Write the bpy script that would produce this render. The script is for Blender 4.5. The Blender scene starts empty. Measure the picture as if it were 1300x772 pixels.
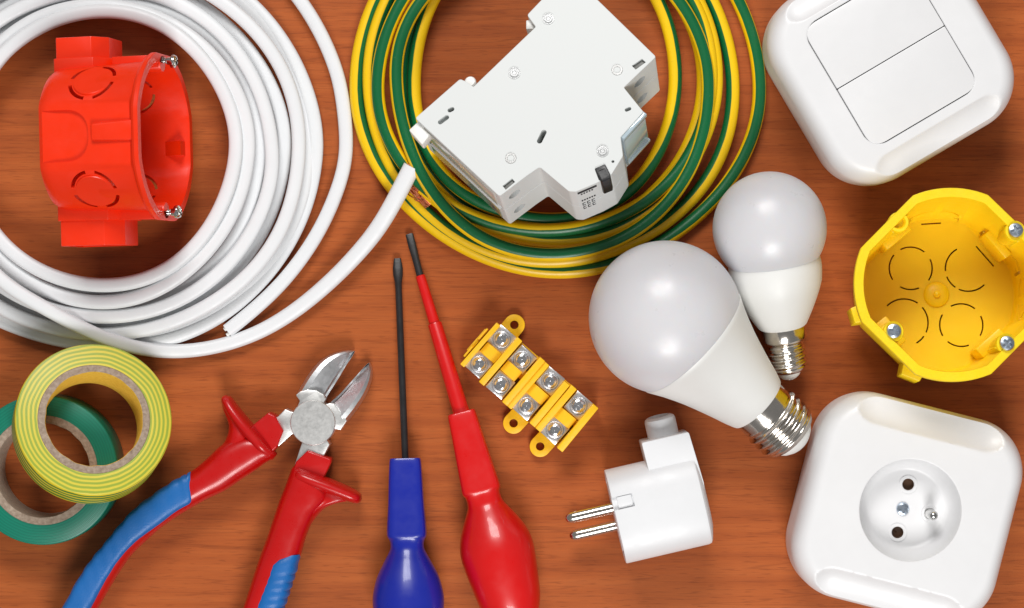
import bpy, bmesh, math, random
from mathutils import Matrix, Vector
random.seed(7)
PI = math.pi
S = 0.0003          # one working unit is 0.3 mm; everything is scaled to metres at the end
H = 3000.0          # height of the camera over the table, in working units
SC = bpy.context.scene
COL = SC.collection
ROOTM = {}

# ------------------------------------------------------------------ helpers
def W(px, py, z=0.0):
    """point of the table scene at height z that lies at this place of the flat lay"""
    k = (H - z) / H
    return Vector(((px - 650) * k, (386 - py) * k, z))

def lin(c):
    c = c / 255.0
    return c / 12.92 if c <= 0.04045 else ((c + 0.055) / 1.055) ** 2.4
def rgb(r, g, b): return (lin(r), lin(g), lin(b), 1.0)

def frame(o, x, y, z):
    m = Matrix.Identity(4)
    for i, v in enumerate((x, y, z)):
        for j in range(3): m[j][i] = v[j]
    for j in range(3): m[j][3] = o[j]
    return m
def frame_z(o, z, xhint=Vector((1, 0, 0))):
    z = z.normalized(); x = (xhint - z * xhint.dot(z)).normalized(); y = z.cross(x)
    return frame(o, x, y, z)

def thing(name, label, cat, mat=None, group=None):
    o = bpy.data.objects.new(name, None); COL.objects.link(o)
    o.empty_display_size = 0.01
    if mat is None: mat = Matrix.Identity(4)
    o.matrix_world = mat; ROOTM[o] = mat.copy()
    o['label'] = label; o['category'] = cat
    if group: o['group'] = group
    return o

def finish(me, angle=35):
    me.polygons.foreach_set('use_smooth', [True] * len(me.polygons))
    me.set_sharp_from_angle(angle=math.radians(angle))

def obj(name, bm, mats, parent=None, world=False, angle=35, label=None, recalc=True):
    if recalc: bmesh.ops.recalc_face_normals(bm, faces=bm.faces)
    if world and parent is not None:
        bm.transform(ROOTM[parent].inverted())
    me = bpy.data.meshes.new(name); bm.to_mesh(me); bm.free()
    if not isinstance(mats, (list, tuple)): mats = [mats]
    for m in mats: me.materials.append(m)
    finish(me, angle)
    o = bpy.data.objects.new(name, me); COL.objects.link(o)
    if parent is not None:
        o.parent = parent; ROOTM[o] = ROOTM[parent]
    if label: o['label'] = label
    return o

def copy_part(src, parent, mat):
    """copy of a part (and its children) placed by a matrix local to the new parent"""
    o = src.copy(); COL.objects.link(o); o.parent = parent; o.matrix_local = mat
    o.location = mat.translation
    for ch in src.children:
        c = ch.copy(); COL.objects.link(c); c.parent = o
    return o

def add(bm, other, mat=None):
    """append bmesh other to bm"""
    if mat is not None: other.transform(mat)
    me = bpy.data.meshes.new('t'); other.to_mesh(me); bm.from_mesh(me)
    bpy.data.meshes.remove(me); other.free(); return bm

def loft(rings, cap0=True, cap1=True, closed=False):
    bm = bmesh.new(); V = [[bm.verts.new(p) for p in r] for r in rings]
    n = len(rings[0]); m = len(V)
    for i in range(m if closed else m - 1):
        a, b = V[i], V[(i + 1) % m]
        for j in range(n):
            k = (j + 1) % n
            bm.faces.new((a[j], a[k], b[k], b[j]))
    if not closed:
        if cap0: bm.faces.new(list(reversed(V[0])))
        if cap1: bm.faces.new(V[-1])
    return bm

def lathe(profile, n=48, mat=None, rfun=None):
    """profile of (r, z) about z; r==0 ends become poles"""
    bm = bmesh.new(); rings = []
    for (r, z) in profile:
        if r <= 1e-6: rings.append([bm.verts.new((0, 0, z))])
        else:
            rings.append([bm.verts.new(((r + (rfun(r, z, 2 * PI * j / n) if rfun else 0)) * math.cos(2 * PI * j / n),
                                        (r + (rfun(r, z, 2 * PI * j / n) if rfun else 0)) * math.sin(2 * PI * j / n), z)) for j in range(n)])
    for a, b in zip(rings, rings[1:]):
        for j in range(n):
            k = (j + 1) % n
            if len(a) == 1 and len(b) == 1: continue
            if len(a) == 1: bm.faces.new((a[0], b[j], b[k]))
            elif len(b) == 1: bm.faces.new((a[j], a[k], b[0]))
            else: bm.faces.new((a[j], a[k], b[k], b[j]))
    if tuple(profile[0]) == tuple(profile[-1]): bmesh.ops.remove_doubles(bm, verts=bm.verts, dist=1e-4)   # closed ring section
    else:
        if len(rings[0]) > 1: bm.faces.new(list(reversed(rings[0])))
        if len(rings[-1]) > 1: bm.faces.new(rings[-1])
    if mat is not None: bm.transform(mat)
    bmesh.ops.recalc_face_normals(bm, faces=bm.faces)
    return bm

def fillet(pts, r, seg=5):
    """round the corners of a closed 2D outline; r number or list"""
    out = []; n = len(pts)
    for i in range(n):
        p0, p, p1 = Vector(pts[i - 1]), Vector(pts[i]), Vector(pts[(i + 1) % n])
        rr = r[i] if isinstance(r, (list, tuple)) else r
        a = (p0 - p); b = (p1 - p); la, lb = a.length, b.length
        if rr <= 0 or la < 1e-6 or lb < 1e-6: out.append(p); continue
        a /= la; b /= lb
        ang = a.angle(b) if a.length and b.length else PI
        if ang > PI - 0.05: out.append(p); continue
        d = min(rr / math.tan(ang / 2), la * .48, lb * .48)
        q0, q1 = p + a * d, p + b * d
        for k in range(seg + 1):
            t = k / seg
            out.append(q0 * (1 - t) ** 2 + p * 2 * t * (1 - t) + q1 * t * t)
    return out

def bev(bm, w, seg=2, ang=30):
    ed = [e for e in bm.edges if len(e.link_faces) == 2 and e.calc_face_angle(0) > math.radians(ang)]
    if ed: bmesh.ops.bevel(bm, geom=ed, offset=w, segments=seg, affect='EDGES', profile=.5, clamp_overlap=True)
    return bm

def prism(pts, z0, z1, bevel=0, seg=2, ang=30, mat=None):
    bm = bmesh.new()
    lo = [bm.verts.new((p[0], p[1], z0)) for p in pts]; hi = [bm.verts.new((p[0], p[1], z1)) for p in pts]
    n = len(pts)
    bm.faces.new(list(reversed(lo))); bm.faces.new(hi)
    for i in range(n):
        k = (i + 1) % n; bm.faces.new((lo[i], lo[k], hi[k], hi[i]))
    bmesh.ops.recalc_face_normals(bm, faces=bm.faces)
    if bevel:
        ed = [e for e in bm.edges if abs(e.verts[0].co.z - e.verts[1].co.z) < 1e-6]
        bmesh.ops.bevel(bm, geom=ed, offset=bevel, segments=seg, affect='EDGES', profile=.5, clamp_overlap=True)
    if mat is not None: bm.transform(mat)
    return bm

def box(x0, x1, y0, y1, z0, z1, b=0, seg=2, mat=None):
    bm = bmesh.new()
    bmesh.ops.create_cube(bm, size=1)
    bm.transform(Matrix.Translation(((x0 + x1) / 2, (y0 + y1) / 2, (z0 + z1) / 2)) @ Matrix.Diagonal((x1 - x0, y1 - y0, z1 - z0, 1)))
    if b: bmesh.ops.bevel(bm, geom=list(bm.edges), offset=b, segments=seg, affect='EDGES', profile=.5, clamp_overlap=True)
    if mat is not None: bm.transform(mat)
    return bm

def boolean(a, b, op='DIFFERENCE', self_=False):
    def mk(bm):
        bmesh.ops.remove_doubles(bm, verts=bm.verts, dist=.002)
        bmesh.ops.dissolve_degenerate(bm, edges=bm.edges, dist=.001)
        bmesh.ops.recalc_face_normals(bm, faces=bm.faces)
        me = bpy.data.meshes.new('t'); bm.to_mesh(me); bm.free()
        o = bpy.data.objects.new('t', me); COL.objects.link(o); return o
    if self_:                      # cut piece by piece, so that overlapping cutters stay clean
        bm = b; seen = set(); out = a
        for v0 in list(bm.verts):
            if v0 in seen: continue
            st_ = [v0]; isl = {v0}
            while st_:
                v = st_.pop()
                for e in v.link_edges:
                    w = e.other_vert(v)
                    if w not in isl: isl.add(w); st_.append(w)
            seen |= isl
            c = bmesh.new(); mp = {v: c.verts.new(v.co) for v in isl}
            for f in {f for v in isl for f in v.link_faces}: c.faces.new([mp[v] for v in f.verts])
            keep = out.copy(); out = boolean(out, c, op)
            if len(out.faces) < 8: out.free(); out = keep; print('cut skipped')
            else: keep.free()
        b.free(); return out
    A, B = mk(a), mk(b)
    m = A.modifiers.new('b', 'BOOLEAN'); m.object = B; m.operation = op; m.solver = 'EXACT'; m.use_self = self_
    dg = bpy.context.evaluated_depsgraph_get(); dg.update()
    me = bpy.data.meshes.new_from_object(A.evaluated_get(dg))
    out = bmesh.new(); out.from_mesh(me)
    for o in (A, B):
        mm = o.data; bpy.data.objects.remove(o); bpy.data.meshes.remove(mm)
    bpy.data.meshes.remove(me)
    return out

def circle(cx, cy, r, n=32, a0=0):
    return [(cx + r * math.cos(a0 + 2 * PI * k / n), cy + r * math.sin(a0 + 2 * PI * k / n)) for k in range(n)]
def rrect(hw, hh, r, seg=8):
    return fillet([(-hw, -hh), (hw, -hh), (hw, hh), (-hw, hh)], r, seg)
def arcstrip(cx, cy, r, a0, a1, w, n=14):
    """closed outline of an arc-shaped slot (degrees)"""
    A = [math.radians(a0 + (a1 - a0) * k / n) for k in range(n + 1)]
    return [(cx + (r - w / 2) * math.cos(a), cy + (r - w / 2) * math.sin(a)) for a in A] + \
           [(cx + (r + w / 2) * math.cos(a), cy + (r + w / 2) * math.sin(a)) for a in reversed(A)]

def catmull(pts, step=4.0):
    """dense smooth curve through points of any dimension (tuples)"""
    P = [tuple(2 * a - b for a, b in zip(pts[0], pts[1]))] + list(pts) + [tuple(2 * a - b for a, b in zip(pts[-1], pts[-2]))]
    out = []
    for i in range(1, len(P) - 2):
        p0, p1, p2, p3 = P[i - 1], P[i], P[i + 1], P[i + 2]
        L = math.dist(p1[:3], p2[:3]); n = max(1, int(L / step))
        for k in range(n):
            t = k / n
            out.append(tuple(0.5 * ((2 * b) + (c - a) * t + (2 * a - 5 * b + 4 * c - d) * t * t + (-a + 3 * b - 3 * c + d) * t ** 3)
                             for a, b, c, d in zip(p0, p1, p2, p3)))
    out.append(tuple(pts[-1])); return out

def sweep(path, section, uv=True, caps=True):
    """sweep along path of (x,y,z,roll,scale); section: list of (side, up); side = horizontal normal to the right of travel"""
    n = len(section); bm = bmesh.new(); L = bm.loops.layers.uv.new('UVMap') if uv else None
    rings = []; acc = 0; us = []
    for i, p in enumerate(path):
        a = Vector(path[max(i - 1, 0)][:3]); b = Vector(path[min(i + 1, len(path) - 1)][:3])
        t = (b - a).normalized(); side = t.cross(Vector((0, 0, 1))).normalized(); up = side.cross(t)
        roll = p[3] if len(p) > 3 else 0; sc = p[4] if len(p) > 4 else 1
        cr, sr = math.cos(roll), math.sin(roll)
        o = Vector(p[:3])
        if i: acc += (o - Vector(path[i - 1][:3])).length
        us.append(acc)
        rings.append([bm.verts.new(o + side * ((x * cr - y * sr) * sc) + up * ((x * sr + y * cr) * sc)) for x, y in section])
    for i in range(len(rings) - 1):
        for j in range(n):
            k = (j + 1) % n
            f = bm.faces.new((rings[i][j], rings[i][k], rings[i + 1][k], rings[i + 1][j]))
            if uv:
                for lp, u, v in zip(f.loops, (us[i], us[i], us[i + 1], us[i + 1]), (j / n, (j + 1) / n, (j + 1) / n, j / n)):
                    lp[L].uv = (u, v)
    if caps:
        bm.faces.new(list(reversed(rings[0]))); bm.faces.new(rings[-1])
    return bm

def superring(cx, cz, a, b, e, n=40, fr=None):
    """superellipse ring in a frame: origin cx, half sizes a,b, exponent e"""
    out = []
    for j in range(n):
        t = 2 * PI * j / n; c, s = math.cos(t), math.sin(t)
        x = a * math.copysign(abs(c) ** (2 / e), c); y = b * math.copysign(abs(s) ** (2 / e), s)
        out.append((x, y))
    return out

def edge_loft(st, e=2.6, n=32):
    """stations (leftpx, leftpy, rightpx, rightpy, zc, hz): body lofted between two traced edges"""
    rings = []
    for (lx, ly, rx, ry, zc, hz, *rest) in st:
        A, B = W(lx, ly, zc), W(rx, ry, zc); c = (A + B) / 2; u = (B - A) / 2; hw = u.length; u = u.normalized()
        ee = rest[0] if rest else e
        ring = [c + u * x + Vector((0, 0, y)) for x, y in superring(0, 0, hw, hz, ee, n)]
        rings.append(ring)
    return rings

def smooth_st(st, k=6):
    return catmull_n(st, k)
def catmull_n(pts, k):
    P = [tuple(2 * a - b for a, b in zip(pts[0], pts[1]))] + [tuple(p) for p in pts] + [tuple(2 * a - b for a, b in zip(pts[-1], pts[-2]))]
    out = []
    for i in range(1, len(P) - 2):
        p0, p1, p2, p3 = P[i - 1], P[i], P[i + 1], P[i + 2]
        for q in range(k):
            t = q / k
            out.append(tuple(0.5 * ((2 * b) + (c - a) * t + (2 * a - 5 * b + 4 * c - d) * t * t + (-a + 3 * b - 3 * c + d) * t ** 3)
                             for a, b, c, d in zip(p0, p1, p2, p3)))
    out.append(tuple(pts[-1])); return out

# ------------------------------------------------------------------ materials
def newmat(name):
    m = bpy.data.materials.new(name); m.use_nodes = True
    nt = m.node_tree; b = nt.nodes['Principled BSDF']
    return m, nt, b
def coords(nt, scale, kind='Object'):
    tc = nt.nodes.new('ShaderNodeTexCoord'); mp = nt.nodes.new('ShaderNodeMapping')
    nt.links.new(tc.outputs[kind], mp.inputs[0])
    if not isinstance(scale, (tuple, list)): scale = (scale,) * 3
    mp.inputs['Scale'].default_value = [s / S for s in scale] if kind == 'Object' else scale
    return mp.outputs[0]
def noise(nt, vec, scale=1.0, detail=3, rough=.5):
    n = nt.nodes.new('ShaderNodeTexNoise'); nt.links.new(vec, n.inputs['Vector'])
    n.inputs['Scale'].default_value = scale; n.inputs['Detail'].default_value = detail; n.inputs['Roughness'].default_value = rough
    return n
def ramp(nt, fac, stops):
    r = nt.nodes.new('ShaderNodeValToRGB'); nt.links.new(fac, r.inputs[0])
    el = r.color_ramp.elements
    while len(el) < len(stops): el.new(.5)
    for e, (p, c) in zip(el, stops): e.position = p; e.color = c if len(c) == 4 else (*c, 1)
    return r.outputs[0]
def math_n(nt, op, a, b=None, c=None):
    n = nt.nodes.new('ShaderNodeMath'); n.operation = op
    for i, v in enumerate((a, b, c)):
        if v is None: continue
        if isinstance(v, (int, float)): n.inputs[i].default_value = v
        else: nt.links.new(v, n.inputs[i])
    return n.outputs[0]
def mixc(nt, fac, a, b, mode='MIX'):
    n = nt.nodes.new('ShaderNodeMix'); n.data_type = 'RGBA'; n.blend_type = mode
    for sock, v in ((n.inputs[0], fac), (n.inputs[6], a), (n.inputs[7], b)):
        if isinstance(v, (int, float)): sock.default_value = v
        elif isinstance(v, tuple): sock.default_value = v
        else: nt.links.new(v, sock)
    return n.outputs[2]
def bump(nt, b, height, strength=.1, dist=1.0):
    n = nt.nodes.new('ShaderNodeBump'); nt.links.new(height, n.inputs['Height'])
    n.inputs['Strength'].default_value = strength; n.inputs['Distance'].default_value = dist * S
    nt.links.new(n.outputs[0], b.inputs['Normal'])

def plastic(name, col, rough=.35, var=.06, bstr=.12, coat=0.0, sss=0.0, bscale=.25, spec=.5, dust=0.0, rvar=1):
    m, nt, b = newmat(name)
    v = coords(nt, 1)
    n = noise(nt, v, .012, 4, .6)
    lo = tuple(c * (1 - var) for c in col[:3]) + (1,); hi = tuple(min(1, c * (1 + var)) for c in col[:3]) + (1,)
    c = ramp(nt, n.outputs[0], [(.35, lo), (.65, hi)])
    if dust:
        d = noise(nt, v, .35, 5, .7)
        c = mixc(nt, ramp(nt, d.outputs[0], [(.66, (0, 0, 0)), (.74, (dust,) * 3)]), c, rgb(150, 140, 130))
    nt.links.new(c, b.inputs['Base Color'])
    n2 = noise(nt, v, .06, 5, .6)
    nt.links.new(ramp(nt, n2.outputs[0], [(.3, (rough * (1 - .2 * rvar),) * 3), (.7, (min(1, rough * (1 + .25 * rvar)),) * 3)]), b.inputs['Roughness'])
    n3 = noise(nt, v, bscale, 3)
    bump(nt, b, n3.outputs[0], bstr, 1.0)
    b.inputs['Coat Weight'].default_value = coat; b.inputs['Coat Roughness'].default_value = .08
    b.inputs['Specular IOR Level'].default_value = spec
    if sss:
        b.inputs['Subsurface Weight'].default_value = sss
        b.inputs['Subsurface Radius'].default_value = (1, .6, .4)
        b.inputs['Subsurface Scale'].default_value = 8 * S
    return m
def metal(name, col, rough=.2, bstr=.08, aniso=None, var=.25):
    m, nt, b = newmat(name)
    b.inputs['Metallic'].default_value = 1
    v = coords(nt, 1 if aniso is None else aniso)
    n = noise(nt, v, .15, 5, .65)
    lo = tuple(c * (1 - var) for c in col[:3]) + (1,)
    nt.links.new(ramp(nt, n.outputs[0], [(.3, lo), (.62, col)]), b.inputs['Base Color'])
    nt.links.new(ramp(nt, n.outputs[0], [(.3, (rough * 1.2,) * 3), (.7, (rough * .88,) * 3)]), b.inputs['Roughness'])
    bump(nt, b, n.outputs[0], bstr, 1.0)
    return m

def wood():
    m, nt, b = newmat('cherry_wood')
    v = coords(nt, (1, 1, 1))
    # slow waviness bends the grain lines
    w = noise(nt, coords(nt, (.0016, .0045, 1)), 1, 3, .5)
    add_ = nt.nodes.new('ShaderNodeVectorMath'); add_.operation = 'MULTIPLY_ADD'
    nt.links.new(w.outputs['Color'], add_.inputs[0]); add_.inputs[1].default_value = (0, 70 * S, 0); 
    sc = nt.nodes.new('ShaderNodeVectorMath'); sc.operation = 'SCALE'; nt.links.new(v, sc.inputs[0]); sc.inputs['Scale'].default_value = 1
    nt.links.new(sc.outputs[0], add_.inputs[2])
    def st(sx, sy, det=4, ro=.6, off=0):
        mp = nt.nodes.new('ShaderNodeMapping'); nt.links.new(add_.outputs[0], mp.inputs[0])
        mp.inputs['Scale'].default_value = (sx, sy, 1); mp.inputs['Location'].default_value = (off, off * 1.7, 0)
        return noise(nt, mp.outputs[0], 1, det, ro).outputs[0]
    broad = st(.0014, .009, 2, .5, 3)       # wide light and dark bands
    mid = st(.0026, .06, 5, .55, 11)         # grain
    fine = st(.018, .42, 4, .7, 23)         # fibres
    pore = st(.045, .55, 1, .4, 41)         # dark short pores
    vein = st(.0028, .065, 2, .45, 57)      # thin dark growth lines
    c = ramp(nt, mid, [(.30, rgb(*WOOD[0])), (.5, rgb(*WOOD[1])), (.74, rgb(*WOOD[2]))])
    c = mixc(nt, ramp(nt, broad, [(.35, (0, 0, 0)), (.7, (.3,) * 3)]), c, rgb(*WOOD[3]))
    c = mixc(nt, ramp(nt, fine, [(.25, (.2,) * 3), (.6, (0, 0, 0))]), c, rgb(*WOOD[4]))
    c = mixc(nt, ramp(nt, pore, [(.30, (.32,) * 3), (.40, (0, 0, 0))]), c, rgb(*WOOD[4]))
    c = mixc(nt, ramp(nt, vein, [(.455, (0, 0, 0)), (.475, (.3,) * 3), (.495, (0, 0, 0))]), c, rgb(*WOOD[4]))
    nt.links.new(c, b.inputs['Base Color'])
    nt.links.new(ramp(nt, fine, [(.3, (.48,) * 3), (.7, (.36,) * 3)]), b.inputs['Roughness'])
    bump(nt, b, fine, .12, 1.0)
    b.inputs['Specular IOR Level'].default_value = .22
    return m
WOOD = [(156, 78, 37), (173, 90, 43), (184, 100, 50), (157, 78, 37), (100, 45, 21)]

M = {}
M['wood'] = wood()
M['white'] = plastic('white_plastic', rgb(226, 226, 227), .4, .012, .0, coat=.04, dust=.15)
M['white_matte'] = plastic('matte_white_plastic', rgb(225, 225, 224), .38, .015, .05, dust=.15)
M['plug_white'] = plastic('plug_white_plastic', rgb(225, 226, 228), .42, .015, .05, dust=.2)
M['cable_white'] = plastic('white_cable_sheath', rgb(225, 227, 229), .42, .01, .05, bscale=.12)
M['breaker'] = plastic('grey_white_casing', rgb(211, 214, 213), .5, .0, .0, rvar=0)
M['breaker_dark'] = plastic('slot_shadow_grey', rgb(120, 120, 116), .5, .1)  # shade inside the breaker's slots, put into a darker grey
M['clip'] = plastic('clip_white', rgb(236, 236, 232), .35, .02)
M['diffuser'] = plastic('frosted_diffuser', rgb(211, 210, 213), .33, .01, .0, coat=0, sss=.35)
M['housing'] = plastic('bulb_housing', rgb(226, 226, 223), .45, .012, .04)
M['yellow'] = plastic('yellow_plastic', rgb(252, 214, 22), .4, .03, .05, sss=.25)
M['yellow_block'] = plastic('deep_yellow_plastic', rgb(247, 190, 12), .45, .06, .25)
M['red_box'] = plastic('orange_red_plastic', rgb(240, 48, 6), .36, .03, .0, sss=.05)
M['red'] = plastic('red_grip_plastic', rgb(188, 10, 10), .3, .05, .0, coat=.15, dust=.12)
M['red_driver'] = plastic('red_driver_plastic', rgb(208, 9, 9), .34, .03, .0, coat=.35, dust=.1)
M['blue_driver'] = plastic('blue_driver_plastic', rgb(18, 36, 152), .34, .03, .0, coat=.3, dust=.15)
M['blue_grip'] = plastic('blue_grip_rubber', rgb(20, 100, 172), .45, .07, .3, bscale=.5)
M['black'] = plastic('black_plastic', rgb(22, 22, 24), .4, .1)
M['black_steel'] = plastic('burnished_black_steel', rgb(34, 33, 34), .34, .25, .1)
M['dark'] = plastic('dark_mark', rgb(40, 40, 44), .6, .1)
M['chrome'] = metal('chrome', rgb(222, 222, 220), .14)
M['nickel'] = metal('nickel_cap', rgb(222, 216, 208), .15, .0, var=.1)
M['zinc_screw'] = metal('bright_zinc_screw', rgb(240, 241, 244), .2, .1, var=.2)
M['zinc'] = metal('zinc_plate', rgb(244, 244, 246), .34, .35, var=.12)
M['bluish'] = metal('zinc_screw', rgb(206, 218, 232), .3, .1)
M['brass'] = plastic('old_brass', rgb(78, 52, 32), .3, .3)
M['copper'] = metal('copper', rgb(240, 160, 120), .3, .0, var=.1)
M['ground_steel'] = metal('ground_steel', rgb(232, 232, 230), .42, .15, var=.1)
M['jaw_steel'] = metal('jaw_steel', rgb(222, 224, 226), .38, .1, var=.12)
# ------------------------------------------------------------------ table
bm = box(-2600, 2600, -1900, 1900, -70, 0)
tb = obj('table', bm, M['wood']); tb['kind'] = 'structure'; tb['label'] = 'cherry brown wooden table top with horizontal grain'

# ------------------------------------------------------------------ cross head screw (made once, copied)
def screw_bm(r, h, slot=.22):
    hd = lathe([(0, -h * 1.2), (r * .55, -h * 1.2), (r * .55, -.2 * h), (r * .96, -.2 * h), (r, .15 * h), (r * .9, h * .62), (r * .6, h * .9), (0, h)], 32)
    w = r * slot / 2 * 1.5; l = r * .66
    cut = prism([(-w, -w), (-w, -l), (w, -l), (w, -w), (l, -w), (l, w), (w, w), (w, l), (-w, l), (-w, w), (-l, w), (-l, -w)], h * .15, h * 2)
    cut2 = lathe([(0, h * .0), (r * .34, h * .6), (r * .34, h * 2), (0, h * 2)], 4)
    hd = boolean(hd, cut); return boolean(hd, cut2)

# ------------------------------------------------------------------ switch and socket bodies
def sd_rr(x, y, hw, hh, r):
    qx, qy = abs(x) - hw + r, abs(y) - hh + r
    return math.hypot(max(qx, 0), max(qy, 0)) + min(max(qx, qy), 0) - r
def ray_ring(hw, hh, r, N):
    out = []
    for j in range(N):
        t = 2 * PI * j / N; c, s = math.cos(t), math.sin(t); lo, hi = 0, hw + hh
        for _ in range(26):
            m = (lo + hi) / 2
            if sd_rr(c * m, s * m, hw, hh, r) < 0: lo = m
            else: hi = m
        out.append((c * lo, s * lo))
    return out
TOP = 104.0
GD = 36
def groove(x, y, z, v0=124, Rg=46, dz=None, half=68, sides=(1, -1)):
    dz = GD if dz is None else dz
    for s in sides:
        dx = max(abs(x) - half, 0); d2 = dx * dx + (y - s * v0) ** 2
        if d2 < Rg * Rg:
            g = TOP + dz - math.sqrt(Rg * Rg - d2); z = min(z, g) if z > 60 else z
    return z
def plate_body(inner_rings, N, inner_outline=None):
    """inner_rings: list of (ring pts, z or None); outer skin added"""
    rings = list(inner_rings)
    A = 129.5; hr, vr = 20, 32
    start = rings[-1][0]; edge = ray_ring(A - hr, A - hr, 54, N)
    K = 26
    for k in range(1, K + 1):
        t = k / K
        rings.append(([(a[0] * (1 - t) + b[0] * t, a[1] * (1 - t) + b[1] * t) for a, b in zip(start, edge)], TOP - .6 * t * t))
    K = 30
    for k in range(1, K + 1):
        t = k / K * PI / 2
        rings.append((ray_ring(A - hr + hr * math.sin(t), A - hr + hr * math.sin(t), 54 + 12 * math.sin(t), N), TOP - .6 - vr + vr * math.cos(t)))
    for hw, z in ((A, 30), (A - 1, 12), (A - 1.4, 4), (A - 3.5, 0)):
        rings.append((ray_ring(hw, hw, 66, N), z))
    rr = []
    for ring, z in rings:
        if isinstance(z, (int, float)): rr.append([(x, y, groove(x, y, z)) for x, y in ring])
        else: rr.append([(x, y, zz) for (x, y), zz in zip(ring, z)])
    return rr

# ---- switch
ang = math.radians(30.6)
c = W(1131, 73, 104); 
m = Matrix.Translation((c.x, c.y, 0)) @ Matrix.Rotation(ang, 4, 'Z')
m = Matrix.Translation((W(1135, 74, 104).x, W(1135, 74, 104).y, 0)) @ Matrix.Rotation(ang, 4, 'Z')
sw = thing('light_switch', 'white square double rocker light switch at the top right corner', 'light switch', m)
off = (sw.matrix_world.inverted() @ Vector((c.x, c.y, 0)))
N = 320
pit = [(x + off.x, y + off.y) for x, y in ray_ring(77.4, 86.4, 22, N)]
pit2 = [(x + off.x, y + off.y) for x, y in ray_ring(78.3, 87.3, 22.5, N)]
rr = plate_body([([(p[0] * .02 + off.x, p[1] * .02 + off.y) for p in pit], 84.0), (pit, 84.0), (pit, TOP - 1.0), (pit2, TOP - .1)], N)
obj('frame', loft(rr), M['white'], sw)
hw, hh = 76.2, 85.2
for (y0, y1, sgn) in ((.55, hh, 1), (-hh, -.55, -1)):
    pts = [(-hw, y0), (hw, y0), (hw, y1), (-hw, y1)]
    rad = [1.5, 1.5, 20, 20] if sgn > 0 else [20, 20, 1.5, 1.5]
    out = [(p[0] + off.x, p[1] + off.y) for p in fillet(pts, rad, 10)]
    bmr = prism(out, 86, TOP + .6, .9, 2)
    for v in bmr.verts:                              # rockers tip a hair towards the outside
        if v.co.z > 95: v.co.z += sgn * 0 + (-abs(v.co.y - off.y)) * .012 + .4
    obj('rocker', bmr, M['white'], sw, label='upper rocker of the switch' if sgn > 0 else 'lower rocker of the switch')

# ---- socket
GD = 32
ang = math.radians(-14.3)
c = W(1156, 648, 104)
so = thing('wall_socket', 'white square wall socket with round recess, two holes and an earth pin', 'power socket',
           Matrix.Translation((c.x, c.y, 0)) @ Matrix.Rotation(ang, 4, 'Z'))
prof = []
DEP = 34.0
for k in range(0, 12): prof.append((2 + 44 * k / 11, TOP - DEP))
for k in range(1, 17):
    t = k / 16; prof.append((46 + 16.5 * t, TOP - DEP + DEP * (t * t * (.45 + .55 * t)) * .97))
prof += [(62.9, TOP - .35), (63.6, TOP - .04), (64.5, TOP)]
rr = plate_body([([(r * math.cos(2 * PI * j / N), r * math.sin(2 * PI * j / N)) for j in range(N)], z) for r, z in prof], N)
body = loft(rr)
hz = TOP - DEP
inv = Matrix.Rotation(-ang, 4, 'Z')
def sl(px, py, z):                                  # photo place -> local xy of the socket
    p = W(px, py, z) - Vector((c.x, c.y, 0)); q = inv @ Vector((p.x, p.y, 0)); return q.x, q.y
h1, h2, hs, hp = sl(1153, 615, hz), sl(1139.5, 676, hz), sl(1146, 646, hz), sl(1180, 652, hz)
cut = lathe([(0, 20), (7.3, 20), (7.3, TOP), (0, TOP)], 32, Matrix.Translation((*h1, 0)))
add(cut, lathe([(0, 20), (7.3, 20), (7.3, TOP), (0, TOP)], 32, Matrix.Translation((*h2, 0))))
body = boolean(body, cut)
obj('cover', body, M['white'], so)
for h in (h1, h2):
    T = Matrix.Translation((h[0], h[1], hz))
    o = obj('socket_hole', lathe([(7.4, -.4), (11.6, -.4), (11.6, .7), (11.0, 1.2), (8.2, 1.2), (7.4, .4), (7.4, -.4)], 40, T), M['white'], so)
    t = loft([[(r * math.cos(2 * PI * j / 32), r * math.sin(2 * PI * j / 32), z) for j in range(32)] for r, z in ((7.2, -1.2), (6.6, -2), (6.4, -6), (1, -6.5))], cap0=False)
    t.transform(T); obj('contact', t, M['brass'], o)
b_ = screw_bm(8.2, 3.2, .3); b_.transform(Matrix.Translation((*hs, hz + .5)) @ Matrix.Rotation(.35, 4, 'Z')); obj('screw', b_, M['bluish'], so)
T = Matrix.Translation((hp[0], hp[1], hz))
o = obj('earth_pin', lathe([(0, -2), (6.1, -2), (6.1, 26), (5.4, 29), (3.6, 31.3), (1.5, 32.2), (0, 32.4)], 32, T), M['chrome'], so)
obj('collar', lathe([(6.3, -.4), (10.6, -.4), (10.2, 1.4), (7.2, 1.4), (6.3, .2), (6.3, -.4)], 40, T), M['white'], o)

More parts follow.
